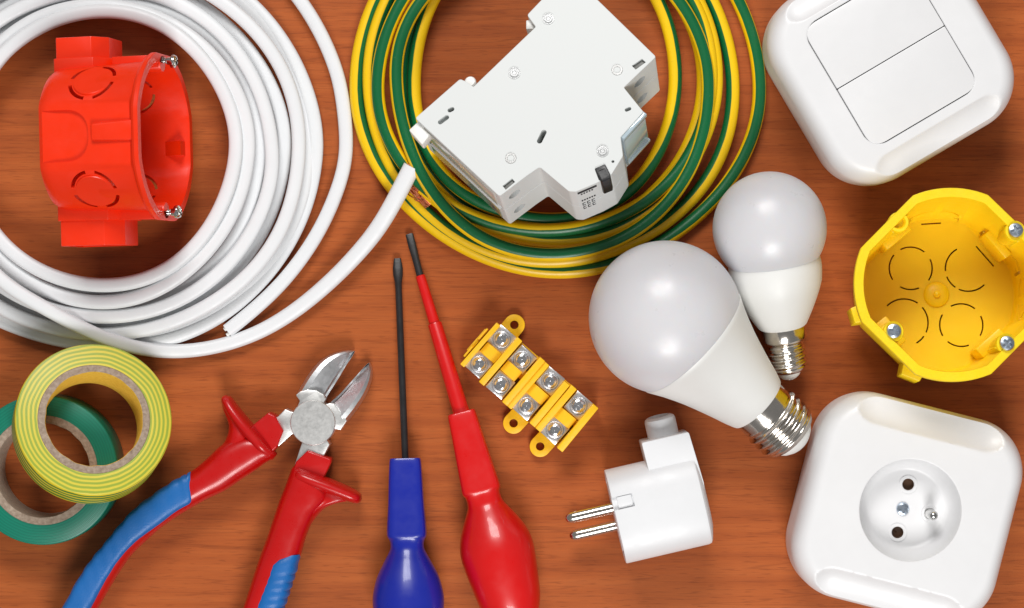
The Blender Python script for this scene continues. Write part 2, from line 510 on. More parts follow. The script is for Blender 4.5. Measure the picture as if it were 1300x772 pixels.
# ------------------------------------------------------------------ electrical tapes
def tape_mat(name, a, b_, per, ring, amt=.5):
    mt, nt, bs = newmat(name)
    tc = nt.nodes.new('ShaderNodeTexCoord'); sp = nt.nodes.new('ShaderNodeSeparateXYZ'); nt.links.new(tc.outputs['Object'], sp.inputs[0])
    nz = noise(nt, coords(nt, 1), .02, 2).outputs[0]
    if ring:
        r = math_n(nt, 'SQRT', math_n(nt, 'ADD', math_n(nt, 'POWER', sp.outputs[0], 2), math_n(nt, 'POWER', sp.outputs[1], 2)))
        an = math_n(nt, 'ARCTAN2', sp.outputs[1], sp.outputs[0])
        v = math_n(nt, 'ADD', math_n(nt, 'DIVIDE', r, per * S), math_n(nt, 'MULTIPLY', an, 1 / (2 * PI)))
    else:
        v = math_n(nt, 'DIVIDE', sp.outputs[2], per * S)
    v = math_n(nt, 'ADD', v, math_n(nt, 'MULTIPLY', nz, 1.1))
    s = math_n(nt, 'MULTIPLY_ADD', math_n(nt, 'SINE', math_n(nt, 'MULTIPLY', v, 2 * PI)), .5, .5)
    col = ramp(nt, s, [(.2, a), (.75, b_)])
    rr_ = math_n(nt, 'SQRT', math_n(nt, 'ADD', math_n(nt, 'POWER', sp.outputs[0], 2), math_n(nt, 'POWER', sp.outputs[1], 2)))
    fine = math_n(nt, 'SINE', math_n(nt, 'MULTIPLY', rr_, 2 * PI / (1.7 * S)))
    nt.links.new(col, bs.inputs['Base Color']); bs.inputs['Roughness'].default_value = .38
    if ring: bump(nt, bs, fine, .12, 1)
    return mt
yg_ring = tape_mat('striped_tape_side', rgb(214, 198, 66), rgb(150, 168, 58), 5.4, True)
yg_band = tape_mat('striped_tape_wrap', rgb(228, 206, 40), rgb(44, 122, 52), 13.0, False)
g_ring = tape_mat('green_tape_side', rgb(6, 112, 90), rgb(8, 122, 98), 3.4, True)
g_band = tape_mat('green_tape_wrap', rgb(6, 110, 88), rgb(6, 104, 82), 30, False)
def card_mat(name, c1, c2):
    mt, nt, bs = newmat(name); n = noise(nt, coords(nt, (1, 1, 3)), .22, 5, .7).outputs[0]
    nt.links.new(ramp(nt, n, [(.3, c1), (.7, c2)]), bs.inputs['Base Color']); bs.inputs['Roughness'].default_value = .8; bump(nt, bs, n, .4, 1); return mt
card = card_mat('grey_cardboard', rgb(128, 108, 92), rgb(176, 158, 140))
card_y = card_mat('yellow_core_lining', rgb(206, 156, 36), rgb(238, 196, 74))
def make_tape(label, M4, R, rc, ri, wd, mats, lining, seed):
    t = thing('electrical_tape', label, 'tape roll', M4, 'rolls of electrical tape')
    rnd = random.Random(seed)
    n = 128
    prof = [(rc, 0), (R - 2, 0), (R - .6, .8), (R, 3), (R, wd - 3), (R - .6, wd - .8), (R - 2, wd), (rc, wd)]
    b1 = loft([[(r * math.cos(2 * PI * j / n), r * math.sin(2 * PI * j / n), z) for j in range(n)] for r, z in prof], closed=True)
    o = obj('tape', b1, mats, t, angle=50)
    for f in o.data.polygons: f.material_index = 0 if abs(f.normal.z) > .6 else 1
    jag = [0] * n
    for k in range(26):
        q = rnd.randrange(n); a = rnd.uniform(-.9, .3)
        for d in range(-2, 3): jag[(q + d) % n] += a * (1 - abs(d) / 3)
    prof = [(rc - .1, .5), (rc - .1, wd - .4), (rc - .8, wd + .4), (ri + .8, wd + .4), (ri, wd - 1), (ri - .2, 1), (ri + 1, .2)]
    rings = []
    for q, (r, z) in enumerate(prof):
        rings.append([((r + (jag[j] if q in (3, 4) else 0)) * math.cos(2 * PI * j / n), (r + (jag[j] if q in (3, 4) else 0)) * math.sin(2 * PI * j / n), z) for j in range(n)])
    b2 = loft(rings, closed=True)
    o = obj('core', b2, [card, lining], t)
    for f in o.data.polygons:
        cc = f.center; rad = Vector((cc.x, cc.y, 0))
        f.material_index = 1 if (abs(f.normal.z) < .5 and f.normal.dot(rad) < 0) else 0
    return t
cg = W(54, 597, 56)
make_tape('solid green electrical tape roll lying flat under the striped roll', Matrix.Translation((cg.x, cg.y, 0)), 93.5, 68.5, 58.5, 56, [g_ring, g_band], card, 3)
nv = Vector((.27, .27, .93)).normalized()
ct = W(119.5, 532, 100)
mt = frame_z(ct - nv * 56, nv)
make_tape('yellow and green striped electrical tape roll leaning on the green roll', mt, 95.5, 68.5, 59, 56, [yg_ring, yg_band], card_y, 5)

# ------------------------------------------------------------------ screwdrivers
def driver(A, B, stations, M4):
    """rings along A->B: (s, halfwidth, halfheight, exponent, zoffset)"""
    pass
def axis_rings(A, B, st, n=48, twist=0):
    d = (B - A); L = d.length; d = d.normalized(); side = d.cross(Vector((0, 0, 1))).normalized(); up = side.cross(d)
    rings = []
    for s, a, b_, e in st:
        o = A + d * (s * L)
        ring = []
        for x, y in superring(0, 0, a, b_, e, n):
            if twist: x, y = x * math.cos(twist) - y * math.sin(twist), x * math.sin(twist) + y * math.cos(twist)
            ring.append(o + side * x + up * y)
        rings.append(ring)
    return rings
def pxL(a, b): return math.hypot(a[0] - b[0], a[1] - b[1])

# blue one: tip (504,330) -> handle top (515,582) -> end (520,812)
tipB, topB, endB = W(504.5, 328, 6), W(514.5, 582, 29), W(520, 832, 48)
bs = thing('screwdriver', 'screwdriver with bare black shaft and blue handle', 'screwdriver', Matrix.Translation((tipB.x, tipB.y, 0)), 'screwdrivers')
def kk(st): return catmull_n(st, 5)
rings = axis_rings(tipB, topB, [(0, 4.2, 1.0, 4), (.008, 4.8, 1.3, 4), (.05, 6.4, 3.0, 3), (.085, 6.3, 4.2, 2.6), (.12, 4.6, 4.6, 2), (.16, 4.3, 4.3, 2), (1.02, 4.4, 4.4, 2)], 24)
obj('shaft', loft(rings), M['black_steel'], bs, world=True)
hL = (endB - topB).length
st = [(0, 17.4, 14, 5), (.012, 19.6, 16, 5), (.12, 21.2, 18, 5), (.24, 22.6, 20, 5), (.36, 24.6, 22.5, 4.6), (.395, 24.2, 22.5, 4.2), (.415, 21.8, 21, 3), (.44, 20.8, 20.6, 2.4), (.47, 22.2, 22, 2.1),
      (.53, 30, 29, 2), (.60, 38.5, 36, 2), (.67, 43.3, 41, 2), (.73, 44.8, 43, 2), (.80, 43, 42, 2), (.88, 37.5, 37, 2), (.95, 27, 27, 2), (.99, 14, 14, 2), (1.0, 3, 3, 2)]
obj('handle', loft(axis_rings(topB, endB, kk(st), 56)), M['blue_driver'], bs, world=True, angle=50)
# red one
tipR, midR, topR, endR = W(519.5, 297, 7), W(545, 415, 22), W(585.5, 523, 33), W(659, 806, 50)
d0 = W(533.5, 350, 13)
rs = thing('screwdriver', 'screwdriver with red insulated shaft and red handle', 'screwdriver', Matrix.Translation((tipR.x, tipR.y, 0)), 'screwdrivers')
rings = axis_rings(tipR, d0, [(0, 4.4, 1.2, 4), (.03, 5.0, 1.5, 4), (.3, 5.2, 3, 3), (.6, 4.6, 4.2, 2.4), (1.1, 4.6, 4.6, 2)], 24)
obj('blade', loft(rings), M['black_steel'], rs, world=True)
rings = axis_rings(d0, topR, [(0, 5.4, 5.4, 2), (.006, 6.2, 6.2, 2), (.35, 7.0, 7, 2), (.353, 8.6, 8.6, 2), (.36, 9, 9, 2), (1.03, 10.6, 10.6, 2)], 32)
obj('shaft_sleeve', loft(rings), M['red_driver'], rs, world=True)
st = [(0, 15.5, 14, 5), (.012, 17.8, 16, 5), (.1, 19.6, 18, 5), (.22, 22, 20, 5), (.325, 24.2, 22.5, 4.6), (.352, 24.4, 22.8, 4), (.37, 22.2, 21.5, 3), (.395, 21.8, 21.4, 2.3), (.425, 24, 23, 2.1),
      (.48, 33, 31, 2), (.54, 41.5, 39, 2), (.60, 46, 44, 2), (.66, 46, 45, 2), (.75, 43, 43, 2), (.86, 38, 38, 2), (.94, 28, 29, 2), (.985, 15, 15, 2), (1.0, 3, 3, 2)]
obj('handle', loft(axis_rings(topR, endR, kk(st), 56)), M['red_driver'], rs, world=True, angle=50)

# ------------------------------------------------------------------ bulbs
def bulb(name, label, C, tip, prof_globe, prof_house, prof_collar, thread, tipprof, M4=None):
    d = (tip - C).normalized()
    t = thing(name, label, 'light bulb', frame_z(C, d, Vector((0, 0, 1))), 'LED light bulbs')
    obj('diffuser', lathe(prof_globe, 96), M['diffuser'], t, angle=60)
    obj('housing', lathe(prof_house, 96), M['housing'], t, angle=40)
    r0, amp, z0, z1, pitch = thread
    prof = prof_collar[:]
    K = 70
    zs = [z0 + (z1 - z0) * k / K for k in range(K + 1)]
    def rf(r, z, a):
        if z < z0 or z > z1 + .01: return 0
        ph = (z - z0) / pitch - a / (2 * PI); ph -= math.floor(ph)
        e = min(1, (z - z0) / (pitch * .8), (z1 - z) / (pitch * .5)); e = max(0, e)
        return amp * (math.cos(2 * PI * ph) * .5 + .5) ** 1.3 * e
    prof += [(r0, z) for z in zs] + [(r0 - 1.5, z1 + 3), (r0 - 6, z1 + 5.5)]
    obj('screw_cap', lathe(prof, 72, rfun=rf), M['nickel'], t, angle=50)
    o = obj('insulator', lathe(tipprof, 48), M['housing'], t)
    zt = tipprof[-1][1]
    obj('contact', lathe([(0, zt - 3), (7, zt - 2), (7, zt + .6), (5, zt + 2.2), (0, zt + 2.8)], 32), M['nickel'], o)
    return t
def arc_prof(R, a0, a1, n=28):
    return [(max(0, R * math.sin(math.radians(a0 + (a1 - a0) * k / n))), -R * math.cos(math.radians(a0 + (a1 - a0) * k / n))) for k in range(n + 1)]
# large: axis z local points to the base; globe pole at -R
CB = W(845, 403, 96); TB = W(1017, 565, 46)
R = 94.5
g = arc_prof(R, 0, 117.5); g[0] = (0, -R)
g += [(82.5, 45.6), (81, 46)]
house = [(80, 44.5), (83.2, 44.8), (83.4, 46.2), (80.5, 52), (74.5, 64), (68.5, 78), (63, 92), (58.3, 106), (53.8, 120), (49.6, 134), (45.6, 148), (42.2, 158), (40.8, 161), (38, 162.2), (30, 162.2)]
bulb('light_bulb', 'large frosted LED bulb with wide screw base, lying against the smaller bulb', CB, TB, g, house,
     [(30, 160), (37.2, 160), (37.6, 162), (37.6, 178)], (36.6, 4.8, 177, 220, 10.8), [(20, 219), (30, 223), (29, 227), (24, 233), (17, 238), (13, 240)])
CS = W(977, 290, 71); TS = W(1003.5, 489, 27)
R = 70.5
g = arc_prof(R, 0, 126); g[0] = (0, -R)
g += [(56, 42.6)]
house = [(55, 40.8), (56.8, 41), (57.4, 43), (58.0, 48), (58.2, 54), (57.4, 62), (56, 72), (51.5, 84), (46, 96), (40, 108), (34.5, 118), (30.8, 124.5), (28.5, 126.5), (25, 126.5)]
bulb('light_bulb', 'small round frosted LED bulb with narrow screw base, behind the larger bulb', CS, TS, g, house,
     [(20, 124), (27.8, 124), (28.6, 126), (28.6, 141), (27.4, 144), (24.0, 145.5), (23, 148)], (22.6, 3.0, 149, 180, 8.2), [(12, 178), (16.5, 181), (16, 185), (13, 190), (9, 193.5), (7, 194)])
# ------------------------------------------------------------------ plug
zp = 53.0
o0 = W(780.5, 656, zp); ux = Vector((.974, .227, 0)); vx = Vector((-.227, .974, 0)); zx = Vector((0, 0, 1))
pl = thing('power_plug', 'white power plug lying on its side with two metal pins pointing left', 'plug', frame(o0, ux, vx, zx))
k_ = (H - zp) / H
Rp = 59.0
Mx = Matrix(((0, 0, 1, 0), (0, 1, 0, 0), (-1, 0, 0, 0), (0, 0, 0, 1)))     # lathe z -> local x
prof = [(0, 3), (50, 3), (51.5, 0), (Rp - 2, 0), (Rp - .6, .5), (Rp, 2), (Rp, 106), (Rp - 1, 109.5), (Rp - 4, 111.5), (40, 115.5), (20, 117.5), (0, 118)]
prof = [p for p in prof if p[0] > 25]
b1 = loft([[(z, y_ * r / Rp, x_ * r / Rp) for x_, y_ in superring(0, 0, 51, Rp, 2.9, 112)] for r, z in prof])
blk = prism(fillet([(54, -20), (112, -20), (115.5, 20), (111.5, 84.5), (52, 84.5)], [1, 8, 4, 3, 2.5], 5), -37, 37, 6, 4)
b1 = boolean(b1, blk, 'UNION')
cut = box(-3, 26, 12, 28, 45.5, 70)          # shallow earth notch in the rim
b1 = boolean(b1, cut)
obj('body', b1, M['plug_white'], pl, angle=32)
obj('notch_panel', box(6, 24.5, 12.6, 27.4, 40, 48, 1), M['plug_white'], pl)
T = Matrix.Translation((82, 80, -2)) @ Matrix.Rotation(-PI / 2 + .10, 4, 'X')
obj('cable_sleeve', lathe([(0, -4), (19.5, -4), (19.5, 24), (18.6, 27.5), (16, 29.4), (12.6, 30), (12.2, 24), (11, 12), (0, 11)], 56, T), M['plug_white'], pl)
obj('face_plate', lathe([(0, -.5), (43, -.5), (43.6, .2), (43.6, 4), (0, 4)], 64, Mx), M['plug_white'], pl)
for (yy, zz) in ((13.5, 24), (-13.5, -24)):
    prp = [(0, -1), (6.9, -1), (6.9, -50), (6.2, -55.5), (4.6, -58.6), (2.2, -60.2), (0, -60.6)]
    b_ = lathe(prp, 36, Matrix.Translation((0, yy, zz)) @ Mx); obj('pin', b_, M['nickel'], pl)

# ------------------------------------------------------------------ diagonal cutters
pr = W(397, 537, 0)
cu = thing('diagonal_cutters', 'open diagonal cutting pliers with red and blue handles and steel jaws', 'pliers', Matrix.Translation(pr))
def poly(pts, z): return [W(x, y, z).to_2d() for x, y in pts]
def jaw(outer, inner, base, zt, name, lab):
    """jaw: raised flank ridge between an outer curve and the cutting edge"""
    n = 14
    def res(pts, n):
        L = [0]
        for a, b in zip(pts, pts[1:]): L.append(L[-1] + math.dist(a, b))
        out = []
        for k in range(n + 1):
            s = L[-1] * k / n; i = max(j for j in range(len(L)) if L[j] <= s + 1e-9); i = min(i, len(pts) - 2)
            t = (s - L[i]) / max(L[i + 1] - L[i], 1e-9); out.append((pts[i][0] * (1 - t) + pts[i + 1][0] * t, pts[i][1] * (1 - t) + pts[i + 1][1] * t))
        return out
    O = res(catmull_n(outer, 5), n); I = res(catmull_n(inner, 5), n)
    rings = []
    for k in range(n + 1):
        t = k / n; h = zt * (1 - .45 * t * t)
        o_, i_ = W(*O[k], zt), W(*I[k], zt)
        rings.append([Vector((o_.x, o_.y, 3)), Vector((o_.x, o_.y, h * .72)), o_.lerp(i_, .12) * 1 + Vector((0, 0, h - zt)) - Vector((0, 0, 1.5)),
                      o_.lerp(i_, .3) + Vector((0, 0, h - zt)), o_.lerp(i_, .62) + Vector((0, 0, h - zt - 5)), o_.lerp(i_, .86) + Vector((0, 0, h - zt - 10)),
                      o_.lerp(i_, .92) + Vector((0, 0, h * .5 - zt)), Vector((i_.x, i_.y, zt * .42)), Vector((i_.x, i_.y, zt * .30)), o_.lerp(i_, .8) + Vector((0, 0, 3 - zt))])
    return obj(name, loft(rings), M['jaw_steel'], cu, world=True, angle=28, label=lab)
jaw([(376, 501), (380.8, 492), (392.6, 473), (407, 457), (425, 448), (440, 445.5), (448, 446)], [(412.5, 506), (420, 494), (430, 478), (437, 466), (443, 457), (447, 451), (449, 447)], None, 34, 'jaw', 'left jaw of the cutters')
jaw([(439, 537), (450.6, 522), (463, 502.5), (469, 487), (471, 476), (470.5, 467), (468, 461)], [(417.5, 512), (430, 501), (440, 490), (449, 480), (457, 471), (463, 464.5), (467, 461)], None, 34, 'jaw', 'right jaw of the cutters')
GS = M['ground_steel']
def slab(name, pts, z0, z1, rad=2, bevel=1.2, mat=None, par=None):
    return obj(name, prism(fillet(poly(pts, z1), rad, 3), z0, z1, bevel, 2), mat or GS, par or cu, world=True)
# half A: left jaw root + lower tongue ; half B: right jaw root + upper left tongue
slab('jaw_root', [(375.4, 501.6), (381, 497), (390, 494.6), (402, 496), (411, 501), (413, 506), (410.5, 512), (416, 520), (395, 540), (374, 524), (380.5, 509)], 4, 37, 1.5)
slab('jaw_root', [(418, 512), (424, 512.5), (440.5, 534), (432.5, 546), (425, 545), (404, 548), (400, 520), (412, 514)], 4, 33, 1.5)
slab('tang', [(361.8, 519.5), (369, 522.5), (392, 528), (392, 560), (371, 551), (353.5, 567), (346, 560), (351, 531)], 4, 33, 1.5)
slab('tang', [(384, 560), (374, 590), (400, 600), (413, 575), (418.5, 564), (414.5, 558), (408, 545), (386, 545)], 4, 37, 1.5)
pc = W(397, 537, 40)
obj('pivot', lathe([(0, 2), (27.6, 2), (28.2, 6), (28.2, 38), (27.4, 39), (0, 39.6)], 72, Matrix.Translation((pc.x, pc.y, 0))), GS, cu, world=True)

RED = M['red']
def body(name, st, par, mat, e=2.6, angle=50, k=5, fn=None):
    rings = edge_loft(smooth_st(st, k), e, 36)
    b_ = loft(rings)
    return b_, obj(name, b_, mat, par, world=True, angle=angle)
# lower handle (right leg)
st = [(376, 590, 414, 606, 29, 10), (371, 594, 416, 613, 29, 20), (367, 604, 417, 628, 29, 23), (361.5, 619, 412, 640, 29, 24), (354, 638, 402, 652, 29, 24.5), (347, 659, 394.5, 667, 29, 25),
      (338.5, 684, 388, 684, 29, 25), (331, 704, 382, 705, 29, 24.5), (323, 727.6, 372, 731, 29, 24), (315, 753, 361, 756, 28, 23), (303, 790, 349, 792, 26, 22), (292, 830, 338, 832, 25, 20), (287, 850, 325, 851, 24, 9)]
_, hR = body('handle', st, cu, RED)
hR['label'] = 'lower handle of the cutters'
st = [(361, 703, 381.8, 703, 31, 20), (349.5, 708.5, 381, 708.5, 31, 24.5), (342, 715, 378.5, 715.8, 31, 25.2)]
yy = 722; edges = [(337.5, 377), (334.5, 375), (331.5, 373.2), (329.5, 369), (328, 368.5), (325.8, 367.5), (323, 362.5), (321, 362), (318.6, 361)]
# finger ribs along the blue inlay
L0, L1 = (339, 720), (300, 832); R0, R1 = (378, 720), (342, 832)
K = 44
for k in range(K + 1):
    t = k / K; rib = (k % 4); amp = (0, .9, 1.0, -.9)[rib]
    st.append((L0[0] + (L1[0] - L0[0]) * t + 1, L0[1] + (L1[1] - L0[1]) * t, R0[0] + (R1[0] - R0[0]) * t + amp * .9, R0[1] + (R1[1] - R0[1]) * t, 31 - 3 * t, 25 - 2.2 * t + amp * .45))
b_ = loft(edge_loft(st, 2.6, 36)); obj('grip_inlay', b_, M['blue_grip'], hR, world=True, angle=40)
obj('collar', prism(fillet(poly([(391, 571.5), (421, 582.5), (420, 588), (409, 612), (372, 598), (376, 586)], 38), 3, 4), 6, 41, 3, 3), RED, hR, world=True)
def ridge(name, pts, par):
    rings = []
    P = catmull_n(pts, 6)
    for i, (x, y, z, w, h) in enumerate(P):
        a = W(*P[max(i - 1, 0)][:3]); b2 = W(*P[min(i + 1, len(P) - 1)][:3]); t = (b2 - a); t.z = 0; t.normalize(); s = Vector((t.y, -t.x, 0))
        rings.append([W(x, y, z) + s * p + Vector((0, 0, q)) for p, q in superring(0, 0, w, h, 2.3, 28)])
    return obj(name, loft(rings), RED, par, world=True, angle=60)
ridge('guard', [(372, 599, 26, 7, 14), (380, 602.5, 30, 8.5, 21), (395, 608.5, 31, 9, 24), (415, 616, 30, 9.5, 25), (435, 624, 29, 9, 24), (449, 630, 28, 8, 22), (456, 633.5, 27, 6, 17), (458.8, 634.6, 27, 2, 6)], hR)
st = [(408, 612, 430, 624, 27, 18), (398, 630, 447, 634, 26, 17), (390, 640, 428, 638.5, 26, 18), (380, 645, 413, 645, 27, 20), (372, 655, 402, 656, 28, 18), (365, 670, 392, 670, 28, 10)]
body('web', st, hR, RED, 2.2)
# upper handle (left leg)
st = [(340, 559, 351, 577, 28, 10), (330, 556, 346.5, 582, 28, 20), (314, 552, 338, 587, 28, 23), (297, 556, 325, 596.5, 28, 24), (280, 566, 306, 609, 28, 25), (264, 581, 286, 622.5, 28, 25), (246, 596, 262, 634, 28, 25),
      (219, 612, 234, 650, 28, 25), (194, 629, 207, 668, 28, 25), (171, 647, 184, 688, 28, 24), (151.5, 668.5, 166, 706, 28, 24), (135, 688, 152, 726, 28, 24), (119, 708, 139, 747, 28, 23), (104, 730, 127, 768, 27, 22), (84, 768, 108, 800, 26, 21), (68, 805, 96, 828, 25, 18), (62, 822, 88, 846, 24, 8)]
_, hL = body('handle', st, cu, RED)
hL['label'] = 'upper left handle of the cutters'
P0 = [(243.5, 598.5, 246, 625), (234, 603.5, 243.5, 634), (219.5, 611, 226.5, 644.5), (194, 628, 200.5, 663.5), (171, 646, 175, 683.5), (151, 668, 156, 704), (135, 688, 141.5, 725), (118.5, 708, 128.5, 746), (103.5, 730, 117, 766), (83, 767, 98, 796), (66, 806, 82, 824)]
PP = catmull_n(P0, 5); st = []
for i, (a, b2, c2, d2) in enumerate(PP):
    amp = (0, .7, .8, -.6)[i % 4]
    hh_ = 23.6 if i > 3 else 20.4 + i
    cx_, cy_ = a - c2, b2 - d2; l = math.hypot(cx_, cy_)
    st.append((a + cx_ / l * amp, b2 + cy_ / l * amp, c2 - cx_ / l * 4.5, d2 - cy_ / l * 4.5, 30.5, hh_ + amp * .4))
b_ = loft(edge_loft(st, 4.2, 40)); obj('grip_inlay', b_, M['blue_grip'], hL, world=True, angle=40)
obj('collar', prism(fillet(poly([(341, 523.5), (349.5, 527.5), (360, 547), (352, 568), (345, 575), (318, 545), (322, 539)], 38), 3, 4), 6, 41, 3, 3), RED, hL, world=True)
ridge('guard', [(286, 502, 27, 2, 6), (286.8, 505.5, 27, 6, 16), (291, 513, 28, 7.5, 21), (299, 525, 29, 8.5, 24), (310, 539, 30, 9, 25), (322, 553, 31, 9, 24), (334, 567, 31, 8.5, 23), (345, 577, 29, 7, 16), (349, 580, 27, 5, 9)], hL)
st = [(281, 509, 292, 506, 27, 10), (283.5, 520, 302, 524, 26, 15), (290.5, 540, 318, 546, 26, 18), (287, 557, 322, 566, 27, 20), (278, 569, 310, 590, 27, 18), (266, 580, 295, 600, 27, 10)]
body('web', st, hL, RED, 2.2)

# ------------------------------------------------------------------ terminal block
cz = 30.0
rdir = Vector((.756, -.654, 0)).normalized(); cdir = Vector((-rdir.y * -1, 0, 0))
cdir = Vector((0, 0, 1)).cross(rdir)                 # up-right side of the block
tc0 = W(671, 489, 0)
TM = frame(tc0, rdir, cdir, Vector((0, 0, 1)))
te = thing('terminal_block', 'yellow screw terminal block with eight clamps in two rows and three mounting lugs', 'terminal block', TM)
TI = TM.inverted()
def tl(px, py, z): q = TI @ W(px, py, z); return q.x, q.y
Y = M['yellow_block']
pp = [(588, 459.5), (634, 407), (757, 514), (711.5, 572)]
base = prism(fillet([tl(*p, 6) for p in [(590, 461), (635, 411), (755, 514.5), (711, 568)]], 1, 2), 3, 9, .8)
add(base, prism(fillet([tl(*p, 20) for p in [(608, 436), (617, 427), (741, 535), (732.5, 545.5)]], 1, 2), 9, 24, 1.2, mat=Matrix.Identity(4)))
def bar(p, q, w, z1, z0=3, ex=0):
    a, b2 = Vector(tl(*p, z1)), Vector(tl(*q, z1)); d = (b2 - a).normalized(); n_ = Vector((-d.y, d.x)) * w / 2
    return prism(fillet([a - n_, b2 - n_, b2 + n_, a + n_], 1, 2), z0, z1, 1.1, 2)
for a in (((586.5, 464.5), (632.8, 411.5), 6.5, 44), ((594, 446), (617.5, 419), 5, 36), ((611, 487.5), (660, 430.5), 8.5, 45), ((640.5, 513), (689, 456), 8.5, 45), ((646, 517.5), (694.5, 461.5), 8, 42),
          ((675.5, 540), (720, 486.5), 9, 45), ((682.5, 546), (729, 491.5), 9, 42), ((710.5, 571.5), (756.5, 515.5), 9, 45)):
    add(base, bar(*a))
for a in (((589, 453), (600, 440), 3, 40), ((607, 431), (619, 417.5), 3, 40)):
    add(base, bar(*a))
# middle cross pieces between the two clamps of each pole
for (p, q) in (((614, 440), (632, 456)), ((640, 463), (658, 479)), ((673, 492), (692, 509)), ((707, 522), (727, 539))):
    add(base, bar(p, q, 15.5, 36))
obj('housing', base, Y, te, angle=30)
for (px, py, dx, dy) in ((653, 412.5, -9, 11), (652, 537.5, 10, -11), (685.8, 567, 10, -11)):
    lx, ly = tl(px, py, 12); ex, ey = tl(px + dx, py + dy, 12)
    d = Vector((ex - lx, ey - ly)).normalized(); n_ = Vector((-d.y, d.x)); a0 = math.atan2(n_.y, n_.x)
    out = [(lx + 13.4 * math.cos(a0 + k * PI / 20), ly + 13.4 * math.sin(a0 + k * PI / 20)) for k in range(21)]
    if (Vector(out[10]) - Vector((lx, ly))).dot(d) > 0: out = [(2 * lx - x, 2 * ly - y) for x, y in out]
    out = [tuple(p) for p in out] + [tuple(Vector(out[-1]) + d * 14), tuple(Vector(out[0]) + d * 14)]
    b_ = prism(out, 2, 11, 1, 2)
    b_ = boolean(b_, prism(circle(lx, ly, 5.4, 28), 0, 20)); obj('mounting_lug', b_, Y, te)
proto = None
rnd = random.Random(4)
scr = screw_bm(8.6, 5.2, .34); meS = bpy.data.meshes.new('clamp_screw'); scr.to_mesh(meS); scr.free(); meS.materials.append(M['zinc_screw']); finish(meS)
for i, (px, py) in enumerate([(636.8, 431), (608.9, 463.8), (662.7, 455.5), (634, 488.4), (698.2, 483.3), (669.2, 516.2), (733.2, 514.9), (704.7, 546.2)]):
    lx, ly = tl(px, py, 34); T = Matrix.Translation((lx, ly, 0))
    if proto is None:
        b_ = box(-13, 13, -14, 14, 12, 29, .8)
        b_ = boolean(b_, lathe([(0, 24), (11.2, 25.5), (12.2, 40), (0, 40)], 40))
        add(b_, lathe([(0, 25), (10.4, 25.6), (10.8, 26.8), (8.5, 27.6), (0, 27.6)], 40))
        b_.transform(Matrix.Rotation(0, 4, 'Z'))
        proto = obj('clamp', b_, M['zinc'], te); proto.location = (lx, ly, 0)
        s_ = bpy.data.objects.new('clamp_screw', meS); COL.objects.link(s_); s_.parent = proto; s_.location = (0, 0, 29); s_.rotation_euler = (0, 0, .3)
    else:
        o = proto.copy(); COL.objects.link(o); o.parent = te; o.location = (lx, ly, 0); o.rotation_euler = (rnd.uniform(-.05, .05), rnd.uniform(-.05, .05), rnd.uniform(-.03, .03))
        s_ = bpy.data.objects.new('clamp_screw', meS); COL.objects.link(s_); s_.parent = o; s_.location = (0, 0, 29 + rnd.uniform(-1, 1)); s_.rotation_euler = (rnd.uniform(-.06, .06), rnd.uniform(-.06, .06), rnd.uniform(0, 1.5))

# ------------------------------------------------------------------ junction boxes (round, with four flats)
def box_ring(r, z, n=96, flat=True, ph=0.0, cf=.925):
    out = []
    for j in range(n):
        a = 2 * PI * j / n
        q = (a - ph) % (PI / 2)                # flats centred at 45 degrees (+ph)
        rr_ = r
        if flat:
            d = abs(q - PI / 4); lim = math.acos(cf)
            if d < lim: rr_ = r * cf / math.cos(d)
        out.append((rr_ * math.cos(a), rr_ * math.sin(a), z))
    return out
def slot3d(a, r0, r1, w, h): pass
def radial_arc(bm, phi, zc, r, a0, a1, w, r0, r1):
    """arc-shaped slot cut radially through the wall: outline in (tangent, z) plane"""
    pts = arcstrip(0, 0, r, a0, a1, w)
    M_ = Matrix.Rotation(phi, 4, 'Z') @ frame(Vector((0, 0, zc)), Vector((0, 1, 0)), Vector((0, 0, 1)), Vector((1, 0, 0)))
    add(bm, prism(pts, r0, r1, mat=M_))
def radial_bar(bm, phi, t0, z0, t1, z1, w, r0, r1):
    a = Vector((t0, z0)); b2 = Vector((t1, z1)); d = (b2 - a).normalized(); n_ = Vector((-d.y, d.x)) * w / 2
    M_ = Matrix.Rotation(phi, 4, 'Z') @ frame(Vector((0, 0, 0)), Vector((0, 1, 0)), Vector((0, 0, 1)), Vector((1, 0, 0)))
    add(bm, prism([a - n_, b2 - n_, b2 + n_, a + n_], r0, r1, mat=M_))

# ---- yellow
DB = 140.0
nv = Vector((-.045, .088, 1)).normalized()
F0 = W(1189.5, 374, 12)
YM = frame_z(F0 - nv * 4, nv, Vector((1, 0, 0)))
yb = thing('junction_box', 'round yellow junction box standing open with knockouts in its floor', 'junction box', YM, 'junction boxes')
R = 117.5
outer = loft([box_ring(R * .87, 0), box_ring(R * .895, 3), box_ring(R * .955, DB - 22), box_ring(R * .965, DB - 18), box_ring(R * .995, DB - 16), box_ring(R, DB - 14), box_ring(R, DB - 1), box_ring(R - 1, DB)])
inner = loft([box_ring(R * .82, 4), box_ring(R * .845, 9), box_ring(R * .895, DB - 6), box_ring(R * .915, DB + 5)])
shell = boolean(outer, inner)
cut = bmesh.new()
def fl(px, py): q = YM.inverted() @ W(px, py, 14); return q.x, q.y
for (px, py, r, arcs) in ((1157, 340, 27, [(50, 118), (140, 212), (240, 292), (325, 385)]), (1229.5, 341, 28.5, [(118, 185), (200, 235), (245, 315)]),
                          (1148, 409.5, 30, [(55, 135), (-25, 40), (-60, -35)]), (1220, 413, 27, [(50, 118), (150, 210), (230, 290), (-30, 25)])):
    x, y = fl(px, py)
    for a0, a1 in arcs: add(cut, prism(arcstrip(x, y, r, a0, a1, 1.9), -5, 8))
